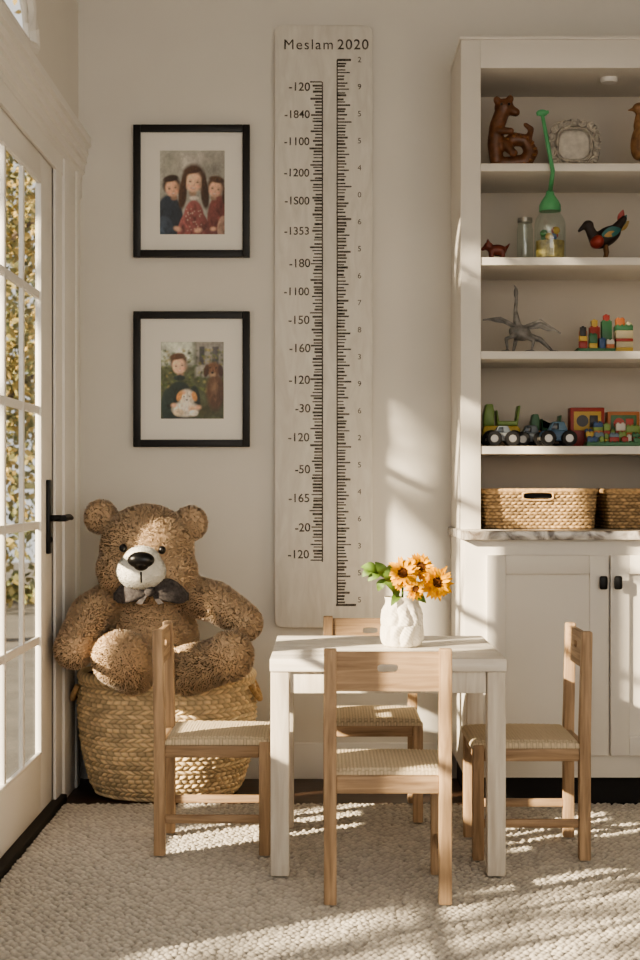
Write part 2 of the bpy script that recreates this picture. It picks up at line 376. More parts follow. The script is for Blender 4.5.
# ------------------------------------------------------------------ framed photos
class Canvas:
    S=1.;OX=0.;OY=0.
    def __init__(s,w,h,bg): s.w,s.h=w,h; s.a=np.zeros((h,w,3)); s.a[:]=lin(bg); s.yy,s.xx=np.mgrid[0:h,0:w]; s.xx=s.xx/(w-1)*100; s.yy=s.yy/(h-1)*130
    def e(s,cx,cy,rx,ry,c,rot=0,soft=.2,al=1.,shade=0):
        cx=50+(cx-50)*s.S+s.OX; cy=65+(cy-65)*s.S+s.OY; rx*=s.S; ry*=s.S
        a=R(rot); dx=s.xx-cx; dy=s.yy-cy; u=(dx*math.cos(a)+dy*math.sin(a))/rx; v=(-dx*math.sin(a)+dy*math.cos(a))/ry
        k=np.clip((1-np.sqrt(u*u+v*v))/soft,0,1)[...,None]*al; col=np.array(lin(c))*(1-shade*np.clip(u*.8+v*.5,-1,1))[...,None] if shade else np.array(lin(c)); s.a=s.a*(1-k)+col*k
    def r(s,x0,x1,y0,y1,c,soft=2):
        k=np.minimum.reduce([s.xx-x0,x1-s.xx,s.yy-y0,y1-s.yy])/soft; k=np.clip(k,0,1)[...,None]; s.a=s.a*(1-k)+np.array(lin(c))*k
    def noise(s,amt,n):
        small=rng.uniform(-1,1,(n,n)); iy=(s.yy/130*(n-1.01)); ix=(s.xx/100*(n-1.01)); a=iy.astype(int); b=ix.astype(int); fy=iy-a; fx=ix-b
        v=small[a,b]*(1-fy)*(1-fx)+small[a+1,b]*fy*(1-fx)+small[a,b+1]*(1-fy)*fx+small[a+1,b+1]*fy*fx
        s.a=np.clip(s.a*(1+amt*v[...,None]),0,1)
    def blur(s,n):
        for _ in range(n):
            p=np.pad(s.a,((1,1),(1,1),(0,0)),'edge'); s.a=(p[:-2,1:-1]+p[2:,1:-1]+p[1:-1,:-2]+p[1:-1,2:]+2*p[1:-1,1:-1])/6
    def light(s,gain):
        gx=(s.xx/100)[...,None]; gy=(s.yy/130)[...,None]; s.a=np.clip(s.a*gain*(1.12-.22*gx-.10*gy)+.004,0,1)
    def hair(s,cx,cy,rx,ry,c,n,rot=0,fall=0):
        s.e(cx,cy,rx,ry,c,rot,soft=.3,shade=.3)
        for i in range(n):
            a=rng.uniform(0,6.28); k=rng.uniform(.1,.7); f=rng.choice([.65,.8,1.25,1.5])
            s.e(cx+rx*k*math.cos(a),cy+ry*k*math.sin(a),.8,min(rx,ry)*rng.uniform(.2,.4),tuple(min(255,v*f) for v in c),rot+rng.uniform(-20,20),soft=.9,al=.5)
    def cloth(s,cx,cy,rx,ry,c,rot=0,n=8):
        s.e(cx,cy,rx,ry,c,rot,soft=.12,shade=.35)
        for i in range(n):
            a=rng.uniform(0,6.28); k=rng.uniform(0,.7); f=rng.choice([.6,.75,1.25])
            s.e(cx+rx*k*math.cos(a),cy+ry*k*math.sin(a),rng.uniform(1.4,3),rng.uniform(4,9),tuple(min(255,v*f) for v in c),rng.uniform(-50,50),soft=.95,al=.7)
    def face(s,cx,cy,r,skin,tilt=0):
        ct,st_=math.cos(R(tilt)),math.sin(R(tilt)); P=lambda x,y:(cx+(x*ct-y*st_)*r,cy+(x*st_+y*ct)*r)
        dk=tuple(int(v*.70) for v in skin); lt=tuple(min(255,int(v*1.06)) for v in skin)
        s.e(*P(0,1.1),r*.5,r*.4,dk,tilt,soft=.5)
        s.e(cx,cy,r*.88,r*1.06,skin,tilt,soft=.3,shade=.28)
        s.e(*P(0,.4),r*.80,r*.70,skin,tilt,soft=.4,al=.9,shade=.25)
        s.e(*P(-.2,-.4),r*.5,r*.36,lt,tilt,soft=.95,al=.7); s.e(*P(.72,.1),r*.4,r*.95,dk,tilt,soft=.98,al=.75); s.e(*P(0,-.9),r*.9,r*.34,dk,tilt,soft=.98,al=.6)
        for q in (-.36,.36):
            s.e(*P(q,.0),r*.27,r*.19,dk,tilt,soft=.98,al=.85); s.e(*P(q,.02),r*.14,r*.085,(48,35,30),tilt,soft=.8); s.e(*P(q,-.21),r*.2,r*.05,(116,88,72),tilt-q*10,soft=.98,al=.55)
            s.e(*P(q*1.3,.38),r*.28,r*.22,(232,152,134),tilt,soft=.98,al=.4)
        s.e(*P(-.05,.18),r*.09,r*.22,lt,tilt,soft=.95,al=.8); s.e(*P(.1,.22),r*.08,r*.16,dk,tilt,soft=.95,al=.5); s.e(*P(.02,.37),r*.15,r*.06,dk,tilt,soft=.95,al=.75)
        s.e(*P(0,.64),r*.34,r*.14,(160,86,80),tilt,soft=.8,al=.9); s.e(*P(0,.615),r*.26,r*.068,(242,232,224),tilt,soft=.7,al=.95); s.e(*P(0,.88),r*.26,r*.07,dk,tilt,soft=.98,al=.45)
def photo1():
    c=Canvas(190,247,(170,168,160)); c.noise(.2,5); c.r(-5,105,-5,44,(188,184,176),20); c.e(80,30,26,30,(140,138,130),soft=.9); c.e(15,20,22,26,(150,150,140),soft=.9); c.noise(.2,14)
    c.S=1.12; c.OY=-3
    c.cloth(19,106,20,38,(52,60,72),n=12); c.cloth(12,122,14,24,(68,80,96))
    c.hair(22,57,14,15,(56,42,34),50); c.face(23,61.5,12,(224,180,154),-12); c.hair(21,48.5,12,5,(60,45,36),30,-12)
    c.cloth(86,104,17,36,(122,70,66),n=12); c.cloth(92,118,9,20,(172,140,124))
    c.hair(82,58,13.5,15,(86,62,47),50); c.face(81,62.5,11.5,(228,186,162),12); c.hair(83,50,12,5,(90,65,49),30,12); c.hair(94,70,4.5,15,(82,58,45),14,8)
    c.hair(52,46,17.5,20,(76,53,40),70); c.hair(37,70,6.5,24,(82,58,43),40,5); c.hair(67,70,6.5,24,(74,52,39),40,-5)
    c.cloth(52,108,15.5,32,(150,90,88),n=22); c.e(52,75,8,3.5,(214,204,194),soft=.4,shade=.2); c.face(52,53,14,(236,196,170),6)
    c.hair(50,37.5,13.5,5,(84,59,44),40,-6); c.hair(38,58,4.2,20,(86,61,46),34,5); c.hair(66.3,58,4.2,20,(76,54,41),34,-4)
    c.cloth(38,112,6.5,20,(156,96,94),18); c.cloth(66,112,6.5,20,(132,78,76),-18)
    for i in range(30): c.e(rng.uniform(41,63),rng.uniform(88,120),1.3,1.3,(222,206,190),soft=.9,al=.7)
    c.e(30,117,7,4.5,(222,178,154),20,soft=.6,shade=.2); c.e(58,119,7,4.5,(228,184,160),-10,soft=.6,shade=.2); c.e(78,117,5.5,4,(222,178,154),soft=.6)
    c.blur(3); c.light(1.2); c.noise(.14,40); c.noise(.10,110); return c
def photo2():
    c=Canvas(190,234,(92,98,70)); c.r(52,104,-5,62,(156,152,144),6); c.r(60,70,8,40,(84,84,86),2); c.r(80,92,8,40,(92,90,90),2); c.r(-5,56,-5,44,(204,208,196),8); c.noise(.3,10)
    for k in range(200): c.e(rng.uniform(0,100),rng.uniform(14,84),rng.uniform(1.5,5),rng.uniform(1.5,4),[(70,92,46),(122,130,72),(56,70,38),(160,148,92)][k%4],rng.uniform(0,180),soft=.8,al=.7)
    c.r(-5,105,92,135,(74,74,50),20); c.noise(.3,24)
    c.S=1.06; c.OY=-2
    c.hair(84,84,16,34,(104,76,56),60); c.e(82,78,7,14,(150,118,90),soft=.8,al=.7); c.hair(81,50,12.5,13.5,(122,88,64),36); c.hair(70.5,52,4.5,12,(78,55,41),12,8); c.hair(91.5,52,4.5,12,(78,55,41),12,-8); c.e(80,58,6,5.5,(184,152,122),soft=.6); c.e(79.5,55,2.8,2.2,(28,22,19),soft=.5); c.e(76,47,1.5,1.4,(22,16,14),soft=.5); c.e(85,47,1.5,1.4,(22,16,14),soft=.5); c.e(80,61.5,3,1,(60,42,36),soft=.8)
    c.cloth(31,102,23,36,(44,56,50),n=24); c.cloth(14,106,10,28,(50,64,57)); c.cloth(53,100,9,26,(40,52,46))
    c.hair(30,37,14.5,15,(92,67,49),54); c.face(30.5,44,13,(238,198,172),-8); c.hair(28,29.5,13,5.5,(98,72,53),36,-10); c.cloth(31,63,9,4.5,(56,68,61),n=3)
    c.hair(42,94,14,15,(228,214,197),50); c.hair(40,112,22,14,(234,223,208),60); c.hair(31,92,4.5,9,(214,156,104),8,15); c.hair(53,92,4.5,9,(214,156,104),8,-15); c.e(36,86,6,5,(218,162,110),soft=.7,al=.8); c.e(50,112,9,7,(218,164,112),soft=.8,al=.7); c.e(42,99,5,4,(246,238,227),soft=.7); c.e(42,97.5,2,1.5,(46,36,31),soft=.5); c.e(37.8,92,1.2,1.2,(36,28,24),soft=.5); c.e(46.4,92,1.2,1.2,(36,28,24),soft=.5); c.hair(30,117,9,7,(220,201,176),10); c.hair(52,118,8,6,(240,231,216),10); c.e(23,106,6,5,(228,182,154),soft=.7,shade=.2); c.e(59,109,6,5,(228,182,154),soft=.7,shade=.2)
    c.r(-5,62,126,135,(52,56,66),4); c.blur(3); c.light(1.2); c.noise(.14,40); c.noise(.10,110); return c
def framed(label,x0,x1,y0,y1,p,cv):
    a,b=(x0-CX)/274,(x1-CX)/274; zt=H-(y0-CY)/274; zb=H-(y1-CY)/274; k=.026
    t=thing('picture_frame',label,'picture',((a+b)/2,D-.012,zb)); yf=D-.026
    g=G(); g.box(a,a+k,yf,D-.002,zb,zt,.002).box(b-k,b,yf,D-.002,zb,zt,.002).box(a+k,b-k,yf,D-.002,zb,zb+k,.002).box(a+k,b-k,yf,D-.002,zt-k,zt,.002)
    g.build('frame',MT['frame'],t)
    pa,pb=(p[0]-CX)/274,(p[1]-CX)/274; pzt=H-(p[2]-CY)/274; pzb=H-(p[3]-CY)/274
    g=G(); e=.003
    ym=D-.012
    g.box(a+k-.001,pa-e,ym,D-.004,zb+k-.001,zt-k+.001).box(pb+e,b-k+.001,ym,D-.004,zb+k-.001,zt-k+.001).box(pa-e,pb+e,ym,D-.004,zb+k-.001,pzb-e).box(pa-e,pb+e,ym,D-.004,pzt+e,zt-k+.001)
    g.build('mat_board',MT['mat'],t,None)
    w,h=cv.w,cv.h; X,Z=np.meshgrid(np.linspace(pa-.006,pb+.006,w),np.linspace(pzt+.006,pzb-.006,h))
    V=np.stack([X.ravel(),np.full(X.size,D-.0075),Z.ravel()],1); Q=gridq(w,h)[:,::-1]
    link('photo_print',npmesh(V,Q,cv.a.reshape(-1,3)),MT['print'],t,None)
framed('black framed photo of three children sitting close together, upper on wall',134,250,126,258,(161,224,152,234),photo1())
framed('black framed photo of a boy in green holding a puppy, lower on wall',134,250,312,447,(162,223,343,418),photo2())
# ------------------------------------------------------------------ wicker helpers
def weave(u,v,slant=.45):   # u in cells, v in rows
    row=np.floor(v); b=v-row-.5; sg=np.where(row%2==0,1.,-1.); a0=u+.5*(row%2)+slant*b*sg; cell=np.floor(a0); a=a0-cell-.5
    h=(np.clip(np.cos(PI*a),0,1)**.6)*(np.clip(np.cos(PI*b),0,1)**.45)
    r=np.sin(cell*12.9898+row*78.233)*43758.5453; r=r-np.floor(r)
    return h,r
BC=(-.549,5.392)
t=thing('round_basket','large round belly-shaped woven basket in the corner holding the bear','basket',(BC[0],BC[1],FL))
nu,rows,per=900,26,8; nv=rows*per+1; u=np.arange(nu)/nu; v=np.arange(nv)/(nv-1)
U,Vv=np.meshgrid(u,v)
def brad(tt): return np.interp(tt,[0,.1,.25,.45,.65,.8,.92,1],[.238,.260,.278,.293,.302,.303,.299,.293])
uw=U*66+.3*np.sin(Vv*21+U*9)+.2*np.sin(Vv*53)
hgt,rr=weave(uw,np.clip(Vv*rows+.16*np.sin(U*2*PI*5)*np.sin(Vv*PI),0,rows-1e-6),.55); Rr=brad(Vv)+.0105*hgt*(.7+.45*rr)
ysc=.84
Xb=BC[0]+Rr*np.cos(2*PI*U); Yb=BC[1]+Rr*ysc*np.sin(2*PI*U); Zb=FL+.006+Vv*.409
cw=np.array(lin((247,222,182)))[None]*((.66+.5*rr)*(.56+.46*hgt)).ravel()[:,None]  # recesses of the weave darkened in the colour like shade
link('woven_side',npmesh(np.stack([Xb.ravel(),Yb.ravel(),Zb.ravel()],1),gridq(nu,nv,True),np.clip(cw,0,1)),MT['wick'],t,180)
g=G(); prof=[(float(brad(np.array(k/12)))-.012,FL+.012+.405*k/12) for k in range(13)]
g.lathe([(0.001,FL+.012)]+prof,48,M=Matrix.Translation((BC[0],BC[1],0))@Matrix.Diagonal((1,ysc,1,1)))
g.lathe([(0.001,FL),(.228,FL),(.232,FL+.01),(.215,FL+.012)],48,M=Matrix.Translation((BC[0],BC[1],0))@Matrix.Diagonal((1,ysc,1,1)))
g.build('inner_face',MT['wickin'],t)
nu,nv=800,13; U,Vv=np.meshgrid(np.arange(nu)/nu,np.arange(nv)/(nv-1))
tw=np.abs(np.sin(PI*(U*70+Vv*1.0))); rt=.012+.007*tw; Rm=.293
Xb=BC[0]+(Rm+rt*np.cos(2*PI*Vv))*np.cos(2*PI*U); Yb=BC[1]+(Rm+rt*np.cos(2*PI*Vv))*ysc*np.sin(2*PI*U); Zb=FL+.412+rt*np.sin(2*PI*Vv)
cw=np.array(lin((247,223,184)))[None]*(.5+.5*tw.ravel()[:,None])
link('rim',npmesh(np.stack([Xb.ravel(),Yb.ravel(),Zb.ravel()],1),gridq(nu,nv,True),cw),MT['wick'],t,180)
MT['rimw']=pmat('wicker_rim',(192,160,118),.7,var=.35,scale=80,bump=.4)
for s_ in (1,-1):
    g=G(); pts=[(BC[0]+s_*(.296+.028*math.sin(PI*i/10)),BC[1]-.02-.075*math.cos(PI*i/10)*1.0,FL+.385-.055*math.sin(PI*i/10)) for i in range(11)]
    g.tube(pts,.010,10); g.build('handle',MT['rimw'],t,180)
def rect_basket(label,xa,xb,ya,yb,z0,z1,hole,group=None):
    t=thing('storage_basket',label,'basket',((xa+xb)/2,(ya+yb)/2,z0)); r=.02
    P=[];Nn=[]
    st_=.0035
    segs=[((xa+r,ya),(xb-r,ya),(0,-1)),((xb,ya+r),(xb,yb-r),(1,0)),((xb-r,yb),(xa+r,yb),(0,1)),((xa,yb-r),(xa,ya+r),(-1,0))]
    corners=[((xb-r,ya+r),-90),((xb-r,yb-r),0),((xa+r,yb-r),90),((xa+r,ya+r),180)]
    for (p,q,nn),(c,a0) in zip(segs,corners):
        L=math.dist(p,q); k=int(L/st_)
        for i in range(k): P.append((p[0]+(q[0]-p[0])*i/k,p[1]+(q[1]-p[1])*i/k)); Nn.append(nn)
        for i in range(6): a=R(a0+15*i); P.append((c[0]+r*math.cos(a),c[1]+r*math.sin(a))); Nn.append((math.cos(a),math.sin(a)))
    P=np.array(P);Nn=np.array(Nn); nu=len(P); dl=np.linalg.norm(np.roll(P,-1,0)-P,axis=1); s=np.concatenate([[0],np.cumsum(dl)[:-1]]); per=dl.sum(); cells=round(per/.021)
    rows=11; nv=rows*7+1; S,Vv=np.meshgrid(s/per*cells,np.arange(nv)/(nv-1))
    hgt,rr=weave(S,np.clip(Vv*rows,0,rows-1e-6),.35); d=.006*hgt+.012*(Vv-1)
    Xg=P[None,:,0]+Nn[None,:,0]*d; Yg=P[None,:,1]+Nn[None,:,1]*d; Zg=z0+Vv*(z1-z0-.01)
    cw=np.array(lin((200,168,126)))[None]*(.62+.6*rr.ravel()[:,None])*(.38+.62*hgt.ravel()[:,None])
    Q=gridq(nu,nv,True); V=np.stack([Xg.ravel(),Yg.ravel(),Zg.ravel()],1); cen=V[Q].mean(1)
    hx,hz,ha,hb=hole; keep=~((((cen[:,0]-hx)/ha)**4+((cen[:,2]-hz)/hb)**4<1)&(cen[:,1]<(ya+yb)/2))
    link('woven_side',npmesh(V,Q[keep],cw),MT['wick'],t,180)
    g=G(); pts=[(p[0],p[1],z1-.008) for p in P[::3]]; g.tube(pts,.008,8,closed=True)
    g.build('rim',MT['rimw'],t)
    g=G(); pts=[(hx+ha*np.sign(math.cos(a))*abs(math.cos(a))**.5,ya-.003,hz+hb*np.sign(math.sin(a))*abs(math.sin(a))**.5) for a in [2*PI*i/32 for i in range(32)]]; g.tube(pts,.004,8,closed=True)
    g.build('handle',MT['rimw'],t)
    G().box(xa+.008,xb-.008,ya+.02,yb-.008,z0+.002,z0+.012).build('bottom',MT['wickin'],t)
    g=G(); g.box(xa+.012,xb-.012,ya+.016,ya+.019,z0+.012,z1-.016).build('inner_face',MT['toe'],t)  # dark sheet standing in for the shade behind the handle hole
zb0=.9035+.0005
a0=at(484,0,5.3).x; a1=at(597,0,5.3).x; hx=at(538,0,5.3).x
rect_basket('rectangular wicker basket with cut-out handle on the marble counter, nearest the wall',a0,a1,5.3,5.6,zb0,1.042,(hx,H-(496-CY)*5.3/F,.052,.014))
b0=at(608,0,5.3).x; 
rect_basket('rectangular wicker basket on the marble counter, cut off by the right edge',b0,1.325,5.3,5.6,zb0,1.042,(1.145,H-(496-CY)*5.3/F,.052,.014))
# ------------------------------------------------------------------ teddy bear
def fur(me,n,length,width,base,spread=.55,droop=.25,seed=1,locks=0,pull=.5,under=.85):
    rg=np.random.default_rng(seed)
    nvt=len(me.vertices); co_=np.empty(nvt*3,np.float32); me.vertices.foreach_get('co',co_); co_=co_.reshape(-1,3)
    vn=np.empty(nvt*3,np.float32); me.vertex_normals.foreach_get('vector',vn); vn=vn.reshape(-1,3)
    q=np.empty(len(me.loops),np.int32); me.loops.foreach_get('vertex_index',q)
    q=q.reshape(-1,4)
    a=co_[q]; ar=.5*np.linalg.norm(np.cross(a[:,2]-a[:,0],a[:,3]-a[:,1]),axis=1); f=rg.choice(len(q),n,p=ar/ar.sum())
    s,t_=rg.random(n)[:,None],rg.random(n)[:,None]
    bl=lambda A:(A[:,0]*(1-s)*(1-t_)+A[:,1]*s*(1-t_)+A[:,2]*s*t_+A[:,3]*(1-s)*t_)
    p=bl(co_[q[f]]); nn=bl(vn[q[f]]); nn/=np.linalg.norm(nn,axis=1,keepdims=True)
    d=nn*.8+spread*rg.normal(0,.5,(n,3)); d[:,2]-=droop; d/=np.linalg.norm(d,axis=1,keepdims=True)
    cu=np.cross(d,rg.normal(0,1,(n,3))); cu/=np.linalg.norm(cu,axis=1,keepdims=True)+1e-9
    w=np.cross(d,cu); L=length*rg.uniform(.7,1.2,n)[:,None]; tip=d*L
    tone=rg.uniform(.90,1.10,n)[:,None]
    if locks:   # tufts: strands lean together a little towards the tip of the nearest tuft
        kd=kdtree.KDTree(locks)
        for i in range(locks): kd.insert(p[i].tolist(),i)
        kd.balance(); ids=np.array([kd.find(x)[1] for x in p.tolist()])
        ld=d[:locks]; ll=rg.uniform(.8,1.2,(locks,1))*length
        tgt=(p[:locks]+ld*ll)[ids]-p; tip=tip*(1-pull)+tgt*pull
        tone*=rg.uniform(.96,1.04,(locks,1))[ids]
    V=[];Nm=[];Cc=[]; lev=[0,.45,.8,1.]; wd=[1,.95,.75,.2]
    for tt,wk in zip(lev,wd):
        c=p-nn*.002+d*L*tt*(1-tt)+tip*tt*tt+cu*L*.25*math.sin(tt*2.6)
        for sgn in (-1,1):
            V.append(c+sgn*w*width*wk); nx=nn*.99+cu*.03*sgn+d*.04; Nm.append(nx/np.linalg.norm(nx,axis=1,keepdims=True)); Cc.append(np.clip(np.array(lin(base))[None]*tone*(.90+.18*tt),0,1))
    V=np.stack(V,1).reshape(-1,3); Nm=np.stack(Nm,1).reshape(-1,3); Cc=np.stack(Cc,1).reshape(-1,3)
    b=np.arange(n)[:,None]*8; Q=np.concatenate([b+np.array([[0,1,3,2]]),b+np.array([[2,3,5,4]]),b+np.array([[4,5,7,6]])],0)
    Vall=np.concatenate([co_,V]); Nall=np.concatenate([vn,Nm]); Call=np.concatenate([np.tile(np.array(lin(base))*under,(nvt,1)),Cc]); Qall=np.concatenate([q,Q+nvt])
    return npmesh(Vall,Qall,Call,Nall)
bear=thing('teddy_bear','large brown plush teddy bear with dark bow sitting in the round woven basket','teddy bear',(-.56,5.33,.02))
hd=at(147,550,5.23)
roll=R(4)
P=[('e',hd,(.154,.138,.150),(0,roll,0)),('e',at(127,569,5.2),(.098,.11,.09)),('e',at(167,571,5.2),(.098,.11,.09))]
for px_,py_,s_ in ((101,517,1),(191,523,-1)):
    P.append(('e',at(px_,py_,5.27),(.057,.032,.057),(0,0,R(12*s_)))); 
P+=[('c',at(152,595,5.27),at(152,615,5.29),.085,.115),
    ('e',at(151,642,5.31),(.160,.145,.19)),('e',(-.555,5.38,.20),(.18,.15,.17)),
    ('c',at(114,598,5.27),at(90,614,5.17),.060,.064),('c',at(90,614,5.17),at(77,642,5.06),.064,.060),('e',at(74,649,5.045),(.062,.062,.062)),
    ('c',at(186,594,5.27),at(216,602,5.19),.064,.064),('c',at(216,602,5.19),at(238,616,5.15),.064,.056),('e',at(245,623,5.13),(.056,.055,.058)),
    ('c',at(140,672,5.25),at(126,662,5.06),.088,.085),('e',at(122,659,4.98),(.094,.058,.090)),
    ('c',at(174,674,5.22),at(216,662,5.06),.082,.072),('e',at(230,656,5.0),(.076,.054,.080),(0,0,R(20)))]
bm_=blob(P,.0095,9)
body=link('body',fur(bm_,230000,.0120,.0009,(240,209,173),spread=.62,droop=.14,locks=9000,pull=.16,under=.95),MT['fur'],bear,None)
mz=blob([('e',at(141,571,5.078),(.082,.066,.062)),('e',at(142,561,5.072),(.062,.057,.049))],.006,6)
muz=link('muzzle',fur(mz,24000,.0042,.0010,(255,251,240),spread=.4,droop=.1,seed=3,under=1.),MT['fur'],bear,None)
g=G(); n0=at(141,560,5.010); g.ell(n0,(.044,.022,.027)); g.ell(n0+Vector((0,0,-.012)),(.027,.02,.023)); g.build('nose',MT['nose'],bear,180)
g=G(); m0=at(141,572,5.006); g.tube([m0,m0+Vector((0,.0,-.02)),m0+Vector((0,.008,-.034))],.003,8)
g.build('mouth',MT['nose'],bear,180)
for px_,py_ in ((123,548),(162,550)):
    g=G(); g.ell(at(px_,py_,5.086),(.0125,.012,.0135)); g.build('eye',MT['nose'],bear,180)
# bow
bc=at(150,591,5.070); g=G()
def loop(sgn):
    V=[];Fc=[]; n=18; m=16
    for i in range(n+1):
        tt=i/n; w=.012+.027*math.sin(PI*min(1,tt*1.05))**.6*(1 if tt<.95 else .9); th=.005+.012*math.sin(PI*tt); x=sgn*(.012+.112*tt)
        for k in range(m):
            a=2*PI*k/m; fold=1+.28*math.cos(5*a)*(1-tt)+.12*math.sin(3*a+6*tt)
            V.append((bc.x+x,bc.y+th*math.sin(a)*fold+.035*tt*tt,bc.z+w*math.cos(a)*(1+.14*math.sin(4*tt+a))-.020*tt*tt))
    for i in range(n):
        for k in range(m): Fc.append((i*m+k,i*m+(k+1)%m,(i+1)*m+(k+1)%m,(i+1)*m+k))
    Fc.append(tuple(range(m))); Fc.append(tuple(n*m+k for k in range(m))); g.arr(V,Fc)
loop(-1); loop(1); g.ell(bc+Vector((0,-.010,0)),(.018,.016,.018))
for s_ in (-1,1):
    g.arr([(bc.x+s_*.005,bc.y-.004,bc.z-.01),(bc.x+s_*.022,bc.y-.004,bc.z-.012),(bc.x+s_*.046,bc.y-.004,bc.z-.040),(bc.x+s_*.026,bc.y-.006,bc.z-.044)],[(0,1,2,3)])
bmesh.ops.recalc_face_normals(g.bm,faces=g.bm.faces[:]); g.build('bow',MT['bow'],bear,70)
# ------------------------------------------------------------------ table
TZ=.586; tx0,tx1,ty0,ty1=-.148,.487,4.15,4.80
t=thing('play_table','small square whitewashed wooden play table with straight legs','table',((tx0+tx1)/2,(ty0+ty1)/2,0))
g=G(); nb=6
for k in range(nb):
    a=ty0+(ty1-ty0)*k/nb; b=ty0+(ty1-ty0)*(k+1)/nb; g.box(tx0,tx1,a,b,TZ-.036,TZ,.004)
g.build('tabletop',MT['ttop'],t)
for a in (tx0+.002,tx1-.052):
    for b in (ty0+.004,ty1-.054): g=G(); g.box(a,a+.05,b,b+.05,.0012,TZ-.0365,.004); g.build('leg',MT['tleg'],t)
g=G(); k=.014
g.box(tx0+.054,tx1-.054,ty0+k,ty0+k+.02,TZ-.095,TZ-.0365,.002).box(tx0+.054,tx1-.054,ty1-k-.02,ty1-k,TZ-.095,TZ-.0365,.002)
g.box(tx0+k,tx0+k+.02,ty0+.056,ty1-.056,TZ-.095,TZ-.0365,.002).box(tx1-k-.02,tx1-k,ty0+.056,ty1-.056,TZ-.095,TZ-.0365,.002)
g.build('apron',MT['tleg'],t)
# ------------------------------------------------------------------ chairs (front at local -y, backrest at +y)
W=.16; DP=.165; LG=.032; SH=.335; BH=.64; RK=.005
ch=thing('play_chair','x','chair',(0,0,0))
for s_ in (-1,1):
    xa=-W if s_<0 else W-LG
    g=G(); g.box(xa,xa+LG,-DP,-DP+LG,0,SH-.012,.004); g.build('leg',MT['oakz'],ch)
    prof=[(DP-LG,0),(DP,0),(DP,SH),(DP+RK,BH-.003),(DP+RK-.003,BH),(DP+RK-LG+.006,BH),(DP+RK-LG+.003,BH-.003),(DP-LG,SH)]
    g=G(); g.prism([(y,z) for y,z in prof],0,LG,bev=.003,M=Matrix(((0,1,0,xa),(1,0,0,0),(0,0,1,0),(0,0,0,1)))); bmesh.ops.recalc_face_normals(g.bm,faces=g.bm.faces[:]); g.build('leg',MT['oakz'],ch)
    x2=-W+.006 if s_<0 else W-.026
    G().box(x2,x2+.020,-DP+LG,DP-LG,SH-.058,SH-.014,.003).build('seat_rail',MT['oaky'],ch)
    G().box(x2+.003,x2+.017,-DP+LG,DP-LG,.09,.114,.003).build('stretcher',MT['oaky'],ch)
G().box(-W+LG,W-LG,-DP+.006,-DP+.026,SH-.058,SH-.014,.003).build('seat_rail',MT['oakx'],ch)
G().box(-W+LG,W-LG,DP-.026,DP-.006,SH-.058,SH-.014,.003).build('seat_rail',MT['oakx'],ch)
zA,zB=BH-.106,BH-.008; zc=(zA+zB)/2+.008; xw=W-LG; n=48
inn=[];out=[]
for i in range(n):
    a=2*PI*i/n; c,s_=math.cos(a),math.sin(a); inn.append((.026*np.sign(c)*abs(c)**.5,zc+.0105*np.sign(s_)*abs(s_)**.6))
    k=min(xw/max(abs(c),1e-6),((zB-zc) if s_>0 else (zc-zA))/max(abs(s_),1e-6)); out.append((k*c,zc+k*s_))
for cx_,cz_ in ((xw,zB),(-xw,zB),(-xw,zA),(xw,zA)):
    j=min(range(n),key=lambda i:(out[i][0]-cx_)**2+(out[i][1]-cz_)**2); out[j]=(cx_,cz_)
V=[];Fc=[]
def yoff(z): return DP-.004+RK*(z-SH)/(BH-SH)
for dy in (-.016,0):
    V+=[(x,yoff(z)+dy-.002,z) for x,z in inn]+[(x,yoff(z)+dy-.002,z) for x,z in out]
for i in range(n):
    j=(i+1)%n
    Fc+= [(i,j,n+j,n+i),(2*n+i,3*n+i,3*n+j,2*n+j),(i,2*n+i,2*n+j,j),(n+i,n+j,3*n+j,3*n+i)]
g=G(); g.arr(V,Fc); bmesh.ops.recalc_face_normals(g.bm,faces=g.bm.faces[:]); g.build('backrest',MT['oakx'],ch,30)
nx=150; xs=np.linspace(-W+.002,W-.002,nx); ys=np.linspace(-DP-.004,DP-LG+.003,nx); X,Y=np.meshgrid(xs,ys)
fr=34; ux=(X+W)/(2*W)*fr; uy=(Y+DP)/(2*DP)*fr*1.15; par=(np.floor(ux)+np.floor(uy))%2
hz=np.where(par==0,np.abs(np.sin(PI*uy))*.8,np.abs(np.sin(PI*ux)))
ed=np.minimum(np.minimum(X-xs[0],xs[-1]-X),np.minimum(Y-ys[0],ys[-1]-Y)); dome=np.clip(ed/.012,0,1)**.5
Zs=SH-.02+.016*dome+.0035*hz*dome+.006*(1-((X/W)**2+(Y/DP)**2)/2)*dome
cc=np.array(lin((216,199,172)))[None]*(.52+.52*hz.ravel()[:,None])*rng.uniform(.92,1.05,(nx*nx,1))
V=np.stack([X.ravel(),Y.ravel(),Zs.ravel()],1); V2=V.copy(); V2[:,2]=SH-.022
border=np.concatenate([np.arange(nx),np.arange(nx)*nx+nx-1,np.arange(nx)[::-1]+nx*(nx-1),(np.arange(nx)*nx)[::-1]])
Q=gridq(nx,nx); b2=np.roll(border,-1); side=np.stack([border+nx*nx,b2+nx*nx,b2,border],1); side=side[border!=b2]
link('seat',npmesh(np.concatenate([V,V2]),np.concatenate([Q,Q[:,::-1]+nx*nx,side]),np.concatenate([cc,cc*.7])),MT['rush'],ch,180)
def dup(o,parent=None):
    c=o.copy(); COL.objects.link(c)
    if parent: c.parent=parent
    for k in list(o.children): dup(k,c)
    return c
spots=[(.157,4.032,PI,'small oak chair with woven seat and slotted back, nearest the camera'),
       (-.32,4.545,PI/2,'small oak chair with woven seat between the round basket and the table'),
       (.578,4.488,-PI/2,'small oak chair with woven seat in front of the cream base cabinet'),
       (.150,4.985,0,'small oak chair behind the table, mostly hidden under the growth chart')]
